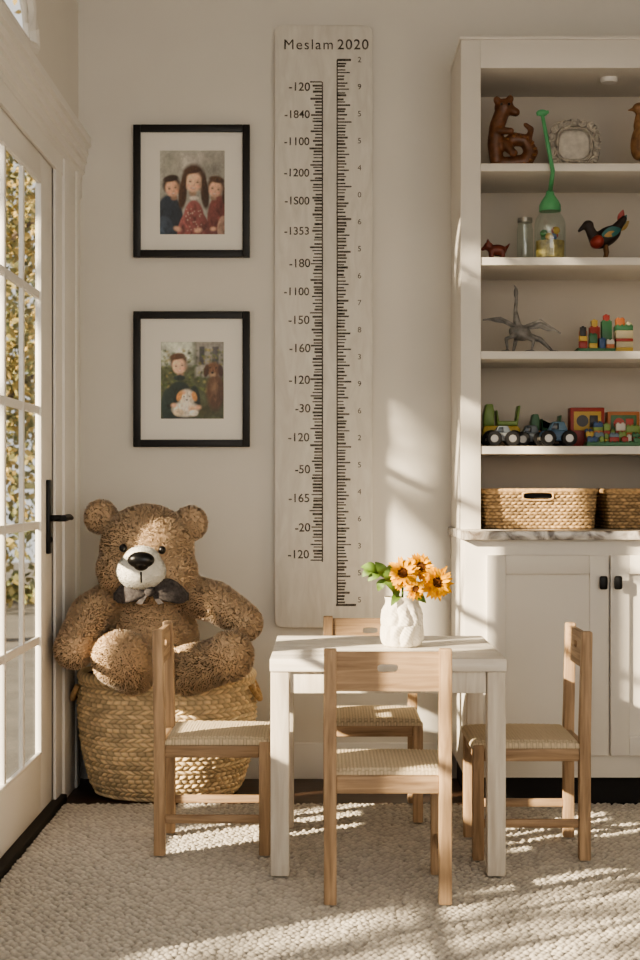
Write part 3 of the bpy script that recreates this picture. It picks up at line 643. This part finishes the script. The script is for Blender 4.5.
for i,(x,y,rz,lb) in enumerate(spots):
    o=ch if i==0 else dup(ch); o.location=(x,y,0.0012); o.rotation_euler=(0,0,rz); tag(o,lb,'chair','small oak chairs around the play table')
    if i==3: o.scale=(.97,1,.965)
# ------------------------------------------------------------------ vase and sunflowers
vp=at(402,646,4.47); VX,VY=vp.x,vp.y
t=thing('vase','small white carved ceramic vase on the play table','vase',(VX,VY,TZ))
nu,nv=240,110; U,Vv=np.meshgrid(np.arange(nu)/nu,np.arange(nv)/(nv-1))
prof=np.interp(Vv,[0,.03,.15,.4,.66,.78,.86,.93,1],[.047,.053,.057,.058,.056,.053,.049,.048,.051])
ph=(U*10+.16*np.sin(Vv*9)+.12*np.sin(U*2*PI*3+Vv*4)+.5*np.floor(Vv*2.3)); fade=np.clip((.88-Vv)*8,0,1); rel=.0095*(np.abs(np.cos(PI*ph))**.8-.5)*fade*(.6+.5*np.abs(np.sin(PI*Vv*2.3)))
rel+=.0012*np.sin(U*2*PI*23+Vv*31)*np.sin(Vv*52+U*2*PI*7)*fade
Rv=prof+rel*np.clip(Vv*12,0,1); Zv=TZ+.0008+Vv*.143
V=np.stack([(VX+Rv*np.cos(2*PI*U)).ravel(),(VY+Rv*np.sin(2*PI*U)).ravel(),Zv.ravel()],1)
Ri=np.array([.048,.043,.044,.044,.042]); Zi=TZ+np.array([.143,.13,.09,.03,.012]); uu=np.arange(nu)/nu
V2=np.concatenate([np.stack([VX+r*np.cos(2*PI*uu),VY+r*np.sin(2*PI*uu),np.full(nu,z)],1) for r,z in zip(Ri,Zi)])
V=np.concatenate([V,V2]); nvt=nv+5; g=G(); me=npmesh(V,gridq(nu,nvt,True)); g.mesh(me)
g.lathe([(0.0005,TZ+.0006),(.047,TZ+.0006),(.047,TZ+.012),(.0005,TZ+.012)],40,M=Matrix.Translation((VX,VY,0)))
g.build('body',MT['vase'],t,60)
def leafmesh(g,base,tip,width,up=Vector((0,0,1)),bend=.25,mi=0):
    base=Vector(base); tip=Vector(tip); d=tip-base; L=d.length; dn=d.normalized(); sd=dn.cross(up).normalized(); nn=sd.cross(dn)
    V=[];Fc=[]; n=8
    for i in range(n+1):
        tt=i/n; w=width*math.sin(PI*min(.985,.06+tt*.94))**.8; c=base+d*tt+nn*(math.sin(PI*tt)*L*bend)
        V+= [c-sd*w+nn*w*.25,c,c+sd*w+nn*w*.25]
    for i in range(n): a=i*3; Fc+=[(a,a+1,a+4,a+3),(a+1,a+2,a+5,a+4)]
    g.arr(V,Fc,mi)
def sunflower(px,py,r,nrm,lab,Y,leaf=None):
    c=at(px,py,Y); nrm=Vector(nrm).normalized(); t=thing('sunflower',lab,'flower',(VX,VY,TZ+.02))
    q=nrm.to_track_quat('Z','Y').to_matrix().to_4x4(); M=Matrix.Translation(c)@q
    g=G(); b=Vector((VX+random.uniform(-.012,.012),VY+random.uniform(-.012,.012),TZ+.03)); mid=Vector((VX+(c.x-VX)*.4,VY+(c.y-VY)*.4,TZ+.14)); e=c-nrm*.012
    g.tube([b,b.lerp(mid,.6),mid,mid.lerp(e,.6)+Vector((0,0,.006)),e],[.0035,.0035,.0035,.003,.004],8); g.lathe([(.0005,-.012),(r*.3,-.008),(r*.45,-.001),(.0005,.0)],16,M=M); g.build('stem',MT['stem'],t)
    g=G(); g.lathe([(r*.31,-.002),(r*.31,.004),(r*.25,.010),(r*.14,.012),(.0005,.009)],24,M=M)
    for k in range(26): a=2*PI*k/26; g.ell(M@Vector((r*.28*math.cos(a),r*.28*math.sin(a),.008+.002*(k%3))),.0026,seg=6)
    g.build('flower_head',MT['disc'],t,180)
    g=G()
    for ring,(n,l0,w) in enumerate(((26,1.0,.14),(24,.88,.13),(18,.70,.11))):
        for k in range(n):
            a=2*PI*(k+.5*ring)/n+random.uniform(-.1,.1); l=r*l0*random.uniform(.85,1.14); ca,sa=math.cos(a),math.sin(a)
            base=(r*.25*ca,r*.25*sa,.002+.003*ring); a2=a+random.uniform(-.14,.14); tip=(l*math.cos(a2),l*math.sin(a2),random.uniform(-.012,.016)+.006*ring)
            h=G(); leafmesh(h,base,tip,r*w*random.uniform(.8,1.1),bend=random.uniform(-.05,.2)); me=bpy.data.meshes.new('p'); h.bm.to_mesh(me); h.bm.free(); g.mesh(me,M); bpy.data.meshes.remove(me)
    g.build('petals',MT['petal'],t,180)
    if leaf:
        for (ax,ay,aY,bx,by,bY,w) in leaf:
            g=G(); leafmesh(g,at(ax,ay,aY),at(bx,by,bY),w,up=Vector((0,-.8,.6))); g.build('leaf',MT['leaf'],t,180)
sunflower(403,574,.048,(-.1,-1,.35),'sunflower in the vase, nearest the green leaves on the left',4.43,[(398,598,4.45,384,582,4.42,.017),(400,596,4.45,391,606,4.41,.013)])
sunflower(436,583,.050,(.4,-1,.25),'sunflower hanging furthest right out of the white vase',4.44,[(412,596,4.45,426,603,4.42,.015)])
sunflower(420,568,.045,(.2,-.8,.55),'sunflower standing highest between the two others in the white vase',4.49,[(410,590,4.48,424,592,4.45,.014)])
sunflower(415,590,.030,(.1,-1,.3),'smallest sunflower, low over the rim of the white vase',4.41)
t=thing('leafy_sprig','green leafy sprig leaning left out of the white vase','plant',(VX,VY,TZ+.02))
g=G(); p0=Vector((VX-.01,VY,TZ+.03)); g.tube([p0,(VX-.02,VY,TZ+.14),at(390,582,4.45),at(378,572,4.44),at(366,570,4.44)],[.003,.003,.0028,.002,.0012],8); g.build('stem',MT['stem'],t)
g=G()
for a,b,w in (((378,572),(361,567),.016),((380,574),(368,581),.015),((384,577),(375,562),.016),((388,580),(392,564),.015),((386,579),(378,591),.013),((391,584),(382,568),.015),((372,571),(362,577),.012)):
    leafmesh(g,at(*a,4.44),at(*b,4.43+random.uniform(-.02,.02)),w,up=Vector((0,-.8,.6)))
g.build('leaf',MT['leaf'],t,180)
# ------------------------------------------------------------------ shelf toys
S1,S2,S3,S4=[z+.0004 for z in SZ]
def onshelf(px,Y,S): v=at(px,0,Y); return Vector((v.x,Y,S))
BR=pmat('carved_wood',(112,72,46),.4,var=.45,scale=40,bump=.25,coat=.15)
Y=5.36; base=onshelf(511,Y,S1); t=thing('animal_figurine','glossy brown carved curled animal figurine on the top shelf, beside the left panel','figurine',base)
k=lambda dx,dz,dy=0: base+Vector((dx,dy,dz))
me=blob([('c',k(-.05,.024),k(.0,.024),.018,.022),('c',k(.0,.024),k(.05,.028),.022,.026),('c',k(.05,.028),k(.07,.06),.026,.024),('c',k(.07,.06),k(.05,.10),.024,.022),('c',k(.05,.10),k(.01,.105),.022,.024),('c',k(.01,.105),k(-.02,.085),.024,.022),
 ('c',k(-.05,.03),k(-.056,.09),.024,.026),('c',k(-.056,.09),k(-.048,.15),.026,.027),('c',k(-.048,.15),k(-.034,.19),.027,.026),('e',k(-.024,.214),(.034,.030,.032)),('c',k(-.008,.208),k(.016,.198),.020,.015),
 ('e',k(-.05,.238,-.01),(.013,.010,.014)),('e',k(-.004,.242,-.01),(.013,.010,.014)),
 ('c',k(-.045,.13,-.02),k(-.005,.125,-.035),.014,.012),('c',k(-.02,.085,-.01),k(.0,.055,-.03),.020,.014),('e',k(.004,.05,-.034),(.016,.014,.014)),('c',k(.06,.1),k(.07,.14),.012,.010),('c',k(.07,.14),k(.05,.155),.010,.008)],.004,3)
link('body',me,BR,t,180)
g=G()
for sx_ in (-.036,-.010): g.ell(k(sx_,.220,-.027),(.005,.004,.005),seg=8)
g.build('eyes',MT['nose'],t,180)
g=G()
for i in range(9):
    a=-1.2+i*.42; g.tube([k(.02+.055*math.cos(a),.062+.046*math.sin(a),-.024),k(.02+.066*math.cos(a+.1),.062+.054*math.sin(a+.1),-.018)],.0045,6)
g.build('carving',C(146,100,58),t,180)
# ornate frame-like ornament made of scrolls
Y=5.42; base=onshelf(574,Y,S1); t=thing('ornament','pale ornate scrolled frame-like ornament standing on the top shelf','ornament',base)
c0=base+Vector((0,0,.098)); WC=pmat('white_pottery',(176,168,156),.55,var=.35,scale=60,bump=.4)
g=G(); a_,b_=.078,.074
pts=[c0+Vector((a_*np.sign(math.cos(q_))*abs(math.cos(q_))**.55,0,b_*np.sign(math.sin(q_))*abs(math.sin(q_))**.55)) for q_ in [2*PI*i/60 for i in range(60)]]
g.tube(pts,[.011+.003*math.sin(i*2.1) for i in range(60)],10,closed=True)
pts2=[c0+Vector(((p-c0).x*.76,-.006,(p-c0).z*.76)) for p in pts]; g.tube(pts2,.005,8,closed=True)
ns=16
for i in range(ns):
    q_=2*PI*(i+.5)/ns; cx_=a_*np.sign(math.cos(q_))*abs(math.cos(q_))**.6; cz_=b_*np.sign(math.sin(q_))*abs(math.sin(q_))**.6; dr=Vector((cx_,0,cz_)).normalized(); ctr=c0+Vector((cx_,-.008,cz_))+dr*.004; sg=1 if i%2 else -1; rr_=.019 if i%4 else .024
    sp=[ctr+Vector((math.cos(q_+sg*(1.2+th)),0,math.sin(q_+sg*(1.2+th))))*rr_*(1-th/7.5) for th in [j*.42 for j in range(15)]]
    if min(p.z for p in sp)>S1+.006: g.tube(sp,[.0055-.0002*j for j in range(15)],7)
g.build('scrolled_rim',WC,t,180)
g=G(); g.ell(c0+Vector((0,.004,0)),(.062,.012,.058)); g.build('centre',pmat('pale_pottery',(204,197,186),.6,var=.2,scale=45,bump=.4),t,180)
g=G(); g.box(c0.x-.055,c0.x+.055,c0.y-.02,c0.y+.03,S1,S1+.02,.005); g.build('foot',WC,t)
# right edge figurine
Y=5.36; base=onshelf(641,Y,S1); t=thing('animal_figurine','brown upright bird-like figurine on the top shelf, cut by the right edge','figurine',base)
me=blob([('e',k(0,.1),(.035,.035,.07),(0,R(10),0)),('c',k(-.005,.15),k(.0,.2),.022,.016),('e',k(-.006,.212),(.024,.02,.02)),('c',k(-.02,.21),k(-.044,.205),.009,.003),('c',k(.01,.06,-.012),k(.005,.012,-.015),.01,.007),('c',k(.01,.06,.012),k(.005,.012,.015),.01,.007),('e',k(.0,.01),(.034,.03,.008)),('c',k(.02,.09),k(.05,.03),.02,.006)],.004,3)
link('body',me,pmat('tan_carving',(140,104,70),.5,var=.4,scale=45,bump=.2),t,180)
# bubble jar with green wand
Y=5.312; base=onshelf(550,Y,S2); t=thing('jar','clear jar with green lid and long green wand on second shelf','jar',base)
g=G(); M=Matrix.Translation(base); g.lathe([(.0005,0),(.05,0),(.053,.006),(.053,.12),(.048,.14),(.034,.16),(.034,.172)],40,M=M); g.build('glass_body',MT['jar'],t)
g=G(); GN=C(96,168,118,.35); g.lathe([(.037,.165),(.037,.185),(.03,.2),(.016,.22),(.012,.235),(.0005,.236)],32,M=M); g.build('lid',GN,t)
g=G(); tp=at(542,113,5.222); g.tube([base+Vector((0,0,.23)),base+Vector((-.001,-.045,.262)),Vector((base.x-.003,5.226,S2+.285)),tp],[.008,.008,.0075,.0065],12); g.ell(tp,(.02,.012,.012)); g.tube([tp+Vector((-.018,0,-.004)),tp+Vector((.022,0,.004))],.006,8); g.build('wand',GN,t,180)
g=G(); g.lathe([(.0005,.004),(.047,.004),(.049,.03),(.049,.062),(.0005,.066)],28,M=M); g.build('filling',pmat('bubble_liquid',(160,144,90),.4,var=.5,scale=40),t)
random.seed(9)
for k_ in range(7):
    a=random.uniform(0,6.28); rr=random.uniform(.01,.033); g=G(); g.ell(base+Vector((rr*math.cos(a),rr*math.sin(a),.076+.012*(k_%3))),.013); g.build('bead',C(*[(70,140,84),(180,70,54),(206,170,74),(76,108,156)][k_%4]),t,180)
Y=5.42; base=onshelf(525,Y,S2); t=thing('glass_jar','plain clear glass jar behind the green-lidded jar on the second shelf','jar',base)
g=G(); M=Matrix.Translation(base); g.lathe([(.0005,0),(.026,0),(.028,.004),(.028,.12),(.024,.135),(.024,.15)],32,M=M); g.build('glass_body',MT['jar'],t)
g=G(); g.lathe([(.026,.146),(.026,.16),(.0005,.161)],32,M=M); g.build('lid',C(170,165,155,.3,.6),t)
# small red toy
Y=5.34; base=onshelf(496,Y,S2)
t=thing('toy_animal','small dark red toy animal at the left end of the second shelf','toy',base)
me=blob([('e',k(.004,.036),(.033,.024,.02)),('e',k(-.026,.05),(.016,.016,.015)),('c',k(-.035,.047),k(-.046,.04),.009,.006)]+[('c',k(x,.03,y),k(x,.008,y),.009,.007) for x in (-.016,.022) for y in (-.014,.014)]+[('c',k(.032,.04),k(.046,.058),.007,.003),('c',k(-.026,.06,-.01),k(-.03,.074,-.012),.006,.002),('c',k(-.026,.06,.01),k(-.03,.074,.012),.006,.002)],.003,2)
link('body',me,C(112,56,44,.4),t,180)
# colourful bird
Y=5.36; base=onshelf(606,Y,S2)
t=thing('toy_bird','dark toy bird with red breast, teal wing and upright tail on the second shelf','toy',base)
me=blob([('e',k(0,.085),(.058,.032,.032),(0,R(-32),0)),('c',k(-.036,.072),k(-.058,.115),.022,.016),('e',k(-.062,.126),(.020,.017,.017)),('c',k(-.076,.122),k(-.094,.106),.010,.005),('c',k(.03,.108),k(.062,.148),.020,.011)],.0035,3)
link('body',me,pmat('dark_plumage',(50,40,36),.5,var=.5,scale=30),t,180)
g=G(); g.ell(k(-.03,.068,-.008),(.028,.029,.023),(0,R(-32),0)); g.build('breast',C(150,58,46),t,180)
for i,(c_,a) in enumerate((((150,56,46),74),((52,110,104),58),((168,142,84),44))):
    g=G(); leafmesh(g,k(.046,.132-.012*i,.0),k(.046+.05*math.cos(R(a)),.132-.012*i+.05*math.sin(R(a)),.004*i),.012,up=Vector((0,1,0)),bend=.06); o=g.build('tail_feather',C(*c_),t,180)
g=G(); leafmesh(g,k(-.02,.085,-.034),k(.046,.108,-.032),.018,up=Vector((0,-1,0)),bend=.1); g.build('wing',C(50,108,104),t,180)
g=G(); leafmesh(g,k(-.012,.082,-.038),k(.030,.096,-.036),.010,up=Vector((0,-1,0)),bend=.1); g.build('wing_patch',C(176,140,76),t,180)
for dy in (-.012,.012):
    g=G(); g.tube([k(-.004,.062,dy),k(.002,.03,dy),k(-.004,.006,dy)],[.008,.007,.006],8); g.ell(k(-.012,.0045,dy),(.018,.008,.004)); g.build('leg',C(120,88,58),t,180)
# grey winged, thin-legged creature
Y=5.37; base=onshelf(520,Y,S3)
t=thing('toy_creature','grey winged toy creature with thin legs and tall pointed neck on third shelf','toy',base)
GR=pmat('grey_hide',(128,125,121),.5,var=.45,scale=50,bump=.4)
me=blob([('e',k(0,.074),(.040,.026,.028),(0,R(15),0)),('c',k(-.008,.09),k(-.016,.15),.016,.007),('c',k(-.016,.15),k(-.012,.2),.007,.005),('e',k(-.014,.212),(.008,.008,.02)),('c',k(-.014,.225),k(-.02,.24),.005,.002),
 ('c',k(.024,.062),k(.07,.05),.014,.009),('c',k(.07,.05),k(.11,.012),.009,.005),('c',k(.11,.01),k(.138,.008),.005,.003),
 ('c',k(-.02,.062,-.02),k(-.052,.05,-.03),.009,.006),('c',k(-.052,.05,-.03),k(-.046,.008,-.03),.006,.004),('c',k(.016,.058,-.02),k(.044,.044,-.03),.009,.006),('c',k(.044,.044,-.03),k(.036,.008,-.03),.006,.004),('c',k(-.01,.06,.02),k(-.02,.008,.03),.008,.005),('e',k(-.054,.006,-.034),(.020,.008,.005)),('e',k(.03,.006,-.034),(.020,.008,.005)),('e',k(-.024,.006,.034),(.018,.007,.005))],.0028,2)
link('body',me,GR,t,180)
for s_,pts,bone in ((-1,[(-.02,.098),(-.07,.124),(-.128,.118),(-.1,.114),(-.085,.109),(-.06,.106),(-.02,.086)],[(-.015,.092),(-.07,.122),(-.13,.117)]),(1,[(.02,.098),(.07,.116),(.138,.072),(.112,.080),(.095,.078),(.07,.088),(.03,.084)],[(.015,.09),(.07,.114),(.14,.07)])):
    g=G(); g.prism([(base.x+a,base.z+b) for a,b in pts],base.y-.010,base.y-.006,bev=.001); g.tube([k(a,b,-.008) for a,b in bone],[.009,.007,.003],8); g.build('wing',GR,t)
# building bricks
def brick(g,x0,x1,y0,y1,z0,z1,mi=0):
    g.box(x0,x1,y0,y1,z0,z1,.0012,mi); n=max(1,round((x1-x0)/.016)); m=max(1,round((y1-y0)/.016))
    for i in range(n):
        for j in range(m): g.lathe([(.0048,0),(.0048,.0034),(.004,.004),(.0005,.004)],10,mi,Matrix.Translation((x0+(i+.5)*(x1-x0)/n,y0+(j+.5)*(y1-y0)/m,z1)))
def bricks(name,label,px0,px1,Y,S,lst,scale):
    base=onshelf((px0+px1)/2,Y,S); t=thing(name,label,'toy',base)
    for (a,b,c,d,c_,dy0,dy1) in lst:
        x0=at(a,0,Y).x; x1=at(b,0,Y).x; g=G(); brick(g,x0,x1,Y+dy0,Y+dy1,S+c*scale,S+d*scale); g.build('block',C(*c_),t)
    return t,base
u1=5.33/F
RED=(156,56,46);GRN=(60,112,74);YEL=(196,166,76);BLU=(52,82,126);ORG=(180,108,62);TAN=(190,178,148);BLK=(38,36,36);LIM=(126,150,76);WHT=(206,200,190);BGR=(104,122,138)
t,b_=bricks('block_tower','red, green and yellow toy block building on the third shelf',577,632,5.33,S3,[(577,614,0,4,GRN,-.03,.05),(578,586,4,11,RED,-.03,-.01),(578,586,11,16,YEL,-.03,-.01),(579,585,16,25,BLK,-.026,-.012),(588,596,4,9,YEL,-.03,-.01),(588,596,9,18,GRN,-.03,-.01),(598,604,4,14,BLU,-.03,-.01),(605,613,4,8,ORG,-.03,-.01),(605,613,8,12,WHT,-.03,-.01),(590,600,4,26,RED,0,.03),(592,598,26,33,YEL,.004,.026),(602,612,4,32,GRN,0,.03),(604,610,32,38,RED,.004,.026),(580,587,4,22,ORG,.0,.03),(615,632,0,5,YEL,-.02,.03),(615,632,5,11,TAN,-.02,.03),(615,632,11,14,RED,-.02,.03),(615,632,14,22,TAN,-.02,.03),(615,632,22,27,GRN,-.02,.03),(616,624,27,34,ORG,-.015,.02),(625,631,27,30,TAN,-.015,.02)],u1)
lst=[(584,664,0,4,GRN,-.055,.015)]
cols=[RED,YEL,BLU,ORG,LIM,WHT,GRN,BGR]; rb=random.Random(12)
for row,(dy0,hmax) in enumerate(((-.05,11),(-.026,16),(-.006,25))):
    x=585.
    while x<660:
        w=rb.choice([5,7,8,10,14]); zt_=4+rb.uniform(.45,1)*(hmax-4) if row else 4+rb.choice([4,5,8]); z=4.
        while z<zt_-2:
            hh_=min(rb.choice([3.5,5,7,10]),zt_-z); lst.append((x,min(x+w,663)-.5,z,z+hh_,rb.choice(cols),dy0,dy0+.019)); z+=hh_
        x+=w+(rb.choice([0,2,5]) if row==0 else .2)
t,b_=bricks('block_house','colourful toy block city beside the vehicles on the lowest shelf',584,664,5.34,S4,lst,u1)
# boxed toys standing behind the block city
def toybox(label,pa,pb,Yc,htop,c1,c2,c3):
    xa_,xb_=at(pa,0,Yc).x,at(pb,0,Yc).x; zt_=H-(htop-CY)*Yc/F; b=Vector(((xa_+xb_)/2,Yc,S4)); t=thing('toy_box',label,'toy',b); yf=Yc-.03
    G().box(xa_,xb_,yf,Yc+.03,S4,zt_,.003).build('carton',C(*c1),t)
    g=G(); w=xb_-xa_; h=zt_-S4; g.box(xa_+w*.1,xb_-w*.1,yf-.002,yf+.001,S4+h*.42,zt_-h*.1,.0008); g.build('front_panel',C(*c2),t)
    g=G(); g.lathe([(.0005,0),(w*.17,0),(w*.17,.004),(.0005,.004)],24,M=Matrix.Translation((b.x-w*.15,yf-.002,S4+h*.66))@Matrix.Rotation(R(90),4,'X')); g.box(b.x+w*.06,b.x+w*.3,yf-.005,yf-.001,S4+h*.5,S4+h*.8,.001); g.build('picture',C(*c3),t)
toybox('red and yellow boxed toy standing behind the green block base on the lowest shelf',569,603,5.41,408,(150,52,42),(190,158,78),(48,44,44))
toybox('orange boxed toy with green panel at the right edge of the lowest shelf',606,638,5.42,412,(172,108,62),(74,112,76),(176,66,52))
# toy vehicles
def vehicle(label,pxc,Y,S,L,bodyc,cabc,wr,wheelc,hubc,kind,hs=1.):
    base=onshelf(pxc,Y,S); t=thing('toy_vehicle',label,'toy car',base); w=.036; z0=wr*.7; bx,bz=base.x,base.z
    def pr(poly,y0,y1,m,name,bev=.003): G().prism([(bx+a*L,bz+z) for a,z in poly],Y+y0,Y+y1,bev=bev).build(name,m,t)
    h=L*.2*hs
    pr([(-.5,z0),(.5,z0),(.5,z0+h*.8),(.42,z0+h),(-.46,z0+h),(-.5,z0+h*.7)],-w*.8,w*.8,C(*bodyc),'body')
    if kind=='truck':
        pr([(-.48,z0+h),(-.2,z0+h),(-.2,z0+h*1.9),(-.24,z0+h*2.4),(-.42,z0+h*2.4),(-.48,z0+h*1.7)],-w*.75,w*.75,C(*cabc),'cab')
        pr([(-.12,z0+h*1.0),(.42,z0+h*1.0),(.5,z0+h*2.3),(.44,z0+h*2.3),(.38,z0+h*1.3),(-.08,z0+h*1.3),(-.12,z0+h*2.0),(-.16,z0+h*2.0)],-w,w,C(*cabc),'tipper')
    else:
        pr([(-.3,z0+h),(.3,z0+h),(.18,z0+h*1.9),(-.14,z0+h*1.9)],-w*.7,w*.7,C(*cabc),'cab')
        pr([(-.22,z0+h*1.1),(.02,z0+h*1.1),(.02,z0+h*1.75),(-.12,z0+h*1.75)],-w*.73,w*.73,C(40,48,56,.15),'window',.001)
        pr([(-.56,z0+.001),(-.5,z0+.001),(-.5,z0+h*.4),(-.56,z0+h*.4)],-w*.7,w*.7,C(150,146,140,.3,.5),'bumper')
    for a in (-.3,.32):
        for s_ in (-1,1):
            g=G(); M=Matrix.Translation((bx+a*L,Y+s_*w*.95,bz+wr))@Matrix.Rotation(R(90)*s_,4,'X')
            g.lathe([(wr*.5,-.009),(wr*.92,-.009),(wr,-.005),(wr,.005),(wr*.92,.009),(wr*.5,.009)],24,M=M); wh=g.build('wheel',C(*wheelc,.7),t)
            g=G(); g.lathe([(wr*.5,-.010),(wr*.5,.007),(wr*.3,.012),(.0005,.013)],20,M=M); g.build('hub',C(*hubc,.3,.4),wh)
vehicle('yellow and green toy dump truck at the left end of the lowest shelf',501,5.46,S4,.13,(190,166,70),(116,142,70),.03,(30,28,28),(190,164,70),'truck',2.1)
vehicle('silver toy car with big dark wheels in front of the dump truck',502,5.315,S4,.10,(134,138,140),(104,112,120),.026,(28,27,27),(140,136,130),'car',1.35)
vehicle('dark grey toy car between the silver and the blue one on the lowest shelf',530,5.40,S4,.10,(80,86,92),(110,118,126),.026,(28,27,27),(120,116,110),'car',1.5)
vehicle('blue toy car with silver hubs in the middle of the lowest shelf',557,5.315,S4,.115,(66,96,124),(86,118,142),.027,(28,27,27),(150,146,140),'car',1.5)
vehicle('small orange toy truck parked behind the blue car on the lowest shelf',545,5.50,S4,.11,(166,98,58),(70,112,80),.026,(30,28,28),(160,150,140),'truck',1.9)
# ------------------------------------------------------------------ outside
def tree(label,x,y,h,cr,cz,n,cols,seed,ls=(.05,.09),name='tree'):
    rg=np.random.default_rng(seed); t=thing(name,label,name,(x,y,FL-.08))
    g=G(); g.tube([(x,y,FL-.08),(x+.06,y,h*.3),(x-.03,y+.03,h*.6),(x+.04,y,h*.9)],[.12*h/4,.1*h/4,.07*h/4,.02],10)
    for k in range(9): a=rg.uniform(0,6.28); z=h*rg.uniform(.3,.75); g.tube([(x,y,z),(x+cr*.4*math.cos(a),y+cr*.4*math.sin(a),z+.09*h),(x+cr*.8*math.cos(a),y+cr*.8*math.sin(a),z+.15*h)],[.01*h,.006*h,.006],6)
    g.build('trunk',MT['bark'],t)
    d=rg.normal(0,1,(n,3)); d/=np.linalg.norm(d,axis=1,keepdims=True); rad=rg.uniform(.1,1,n)[:,None]**.45; cl=np.sin(d*5+seed).sum(1)[:,None]*.12
    p=np.array([x,y,cz])+d*rad*(1+cl)*np.array([cr,cr,(h-cz)*1.05]); a=rg.normal(0,1,(n,3)); a/=np.linalg.norm(a,axis=1,keepdims=True); b=np.cross(a,rg.normal(0,1,(n,3))); b/=np.linalg.norm(b,axis=1,keepdims=True); s=rg.uniform(*ls,n)[:,None]
    p[:,2]=np.maximum(p[:,2],FL+.02)
    V=np.stack([p-a*s,p+b*s*.55,p+a*s,p-b*s*.55],1).reshape(-1,3); Q=np.arange(n*4).reshape(-1,4); ci=np.array([lin(c) for c in cols])[rg.integers(0,len(cols),n)]*rg.uniform(.85,1.15,(n,1))
    link('foliage',npmesh(V,Q,np.repeat(ci,4,0)),MT['foli'],t,None)
tree('golden autumn tree outside, seen through the glass door panes',-2.6,11.5,4.4,1.4,2.6,9500,[(160,138,80),(168,146,90),(144,134,84),(118,116,76)],2,(.025,.045))
tree('green bushy tree outside beyond the golden one',-4.2,15.5,4.8,1.9,2.0,9500,[(108,114,78),(126,124,84),(146,134,88)],5,(.045,.075))
tree('low leafy tree out of view, added to dapple the sun on the rug',-4.0,.8,2.6,.9,1.75,280,[(98,104,62),(116,112,66)],8,(.06,.11))  # unseen tree added to break up the sun reaching the rug
tree('tall leafy tree out of view, added to shade the arched window above the door',-4.0,2.62,5.5,1.12,4.36,1250,[(98,104,62),(116,112,66)],11,(.06,.11))  # unseen tree added to block stray sun through the arched window
# ------------------------------------------------------------------ light
w=bpy.data.worlds.new('world'); sc.world=w; w.use_nodes=True; bg=w.node_tree.nodes['Background']; bg.inputs[0].default_value=(1,.98,.95,1); bg.inputs[1].default_value=.95
def light(kind,name,loc,dirv,energy,color,**k):
    l=bpy.data.lights.new(name,kind); l.energy=energy; l.color=color
    for a,b in k.items(): setattr(l,a,b)
    o=bpy.data.objects.new(name,l); COL.objects.link(o); o.location=loc; o.rotation_euler=Vector(dirv).to_track_quat('-Z','Y').to_euler(); return o
light('SUN','sun',(-6,-3,4),(1,.66,-.48),18,(1,.84,.61),angle=R(.9))
light('AREA','added_fill',(.9,-.6,1.8),(-.1,1,-.18),23,(1,.97,.92),shape='RECTANGLE',size=2.4,size_y=1.6)  # unseen lamp behind the camera, added as soft fill
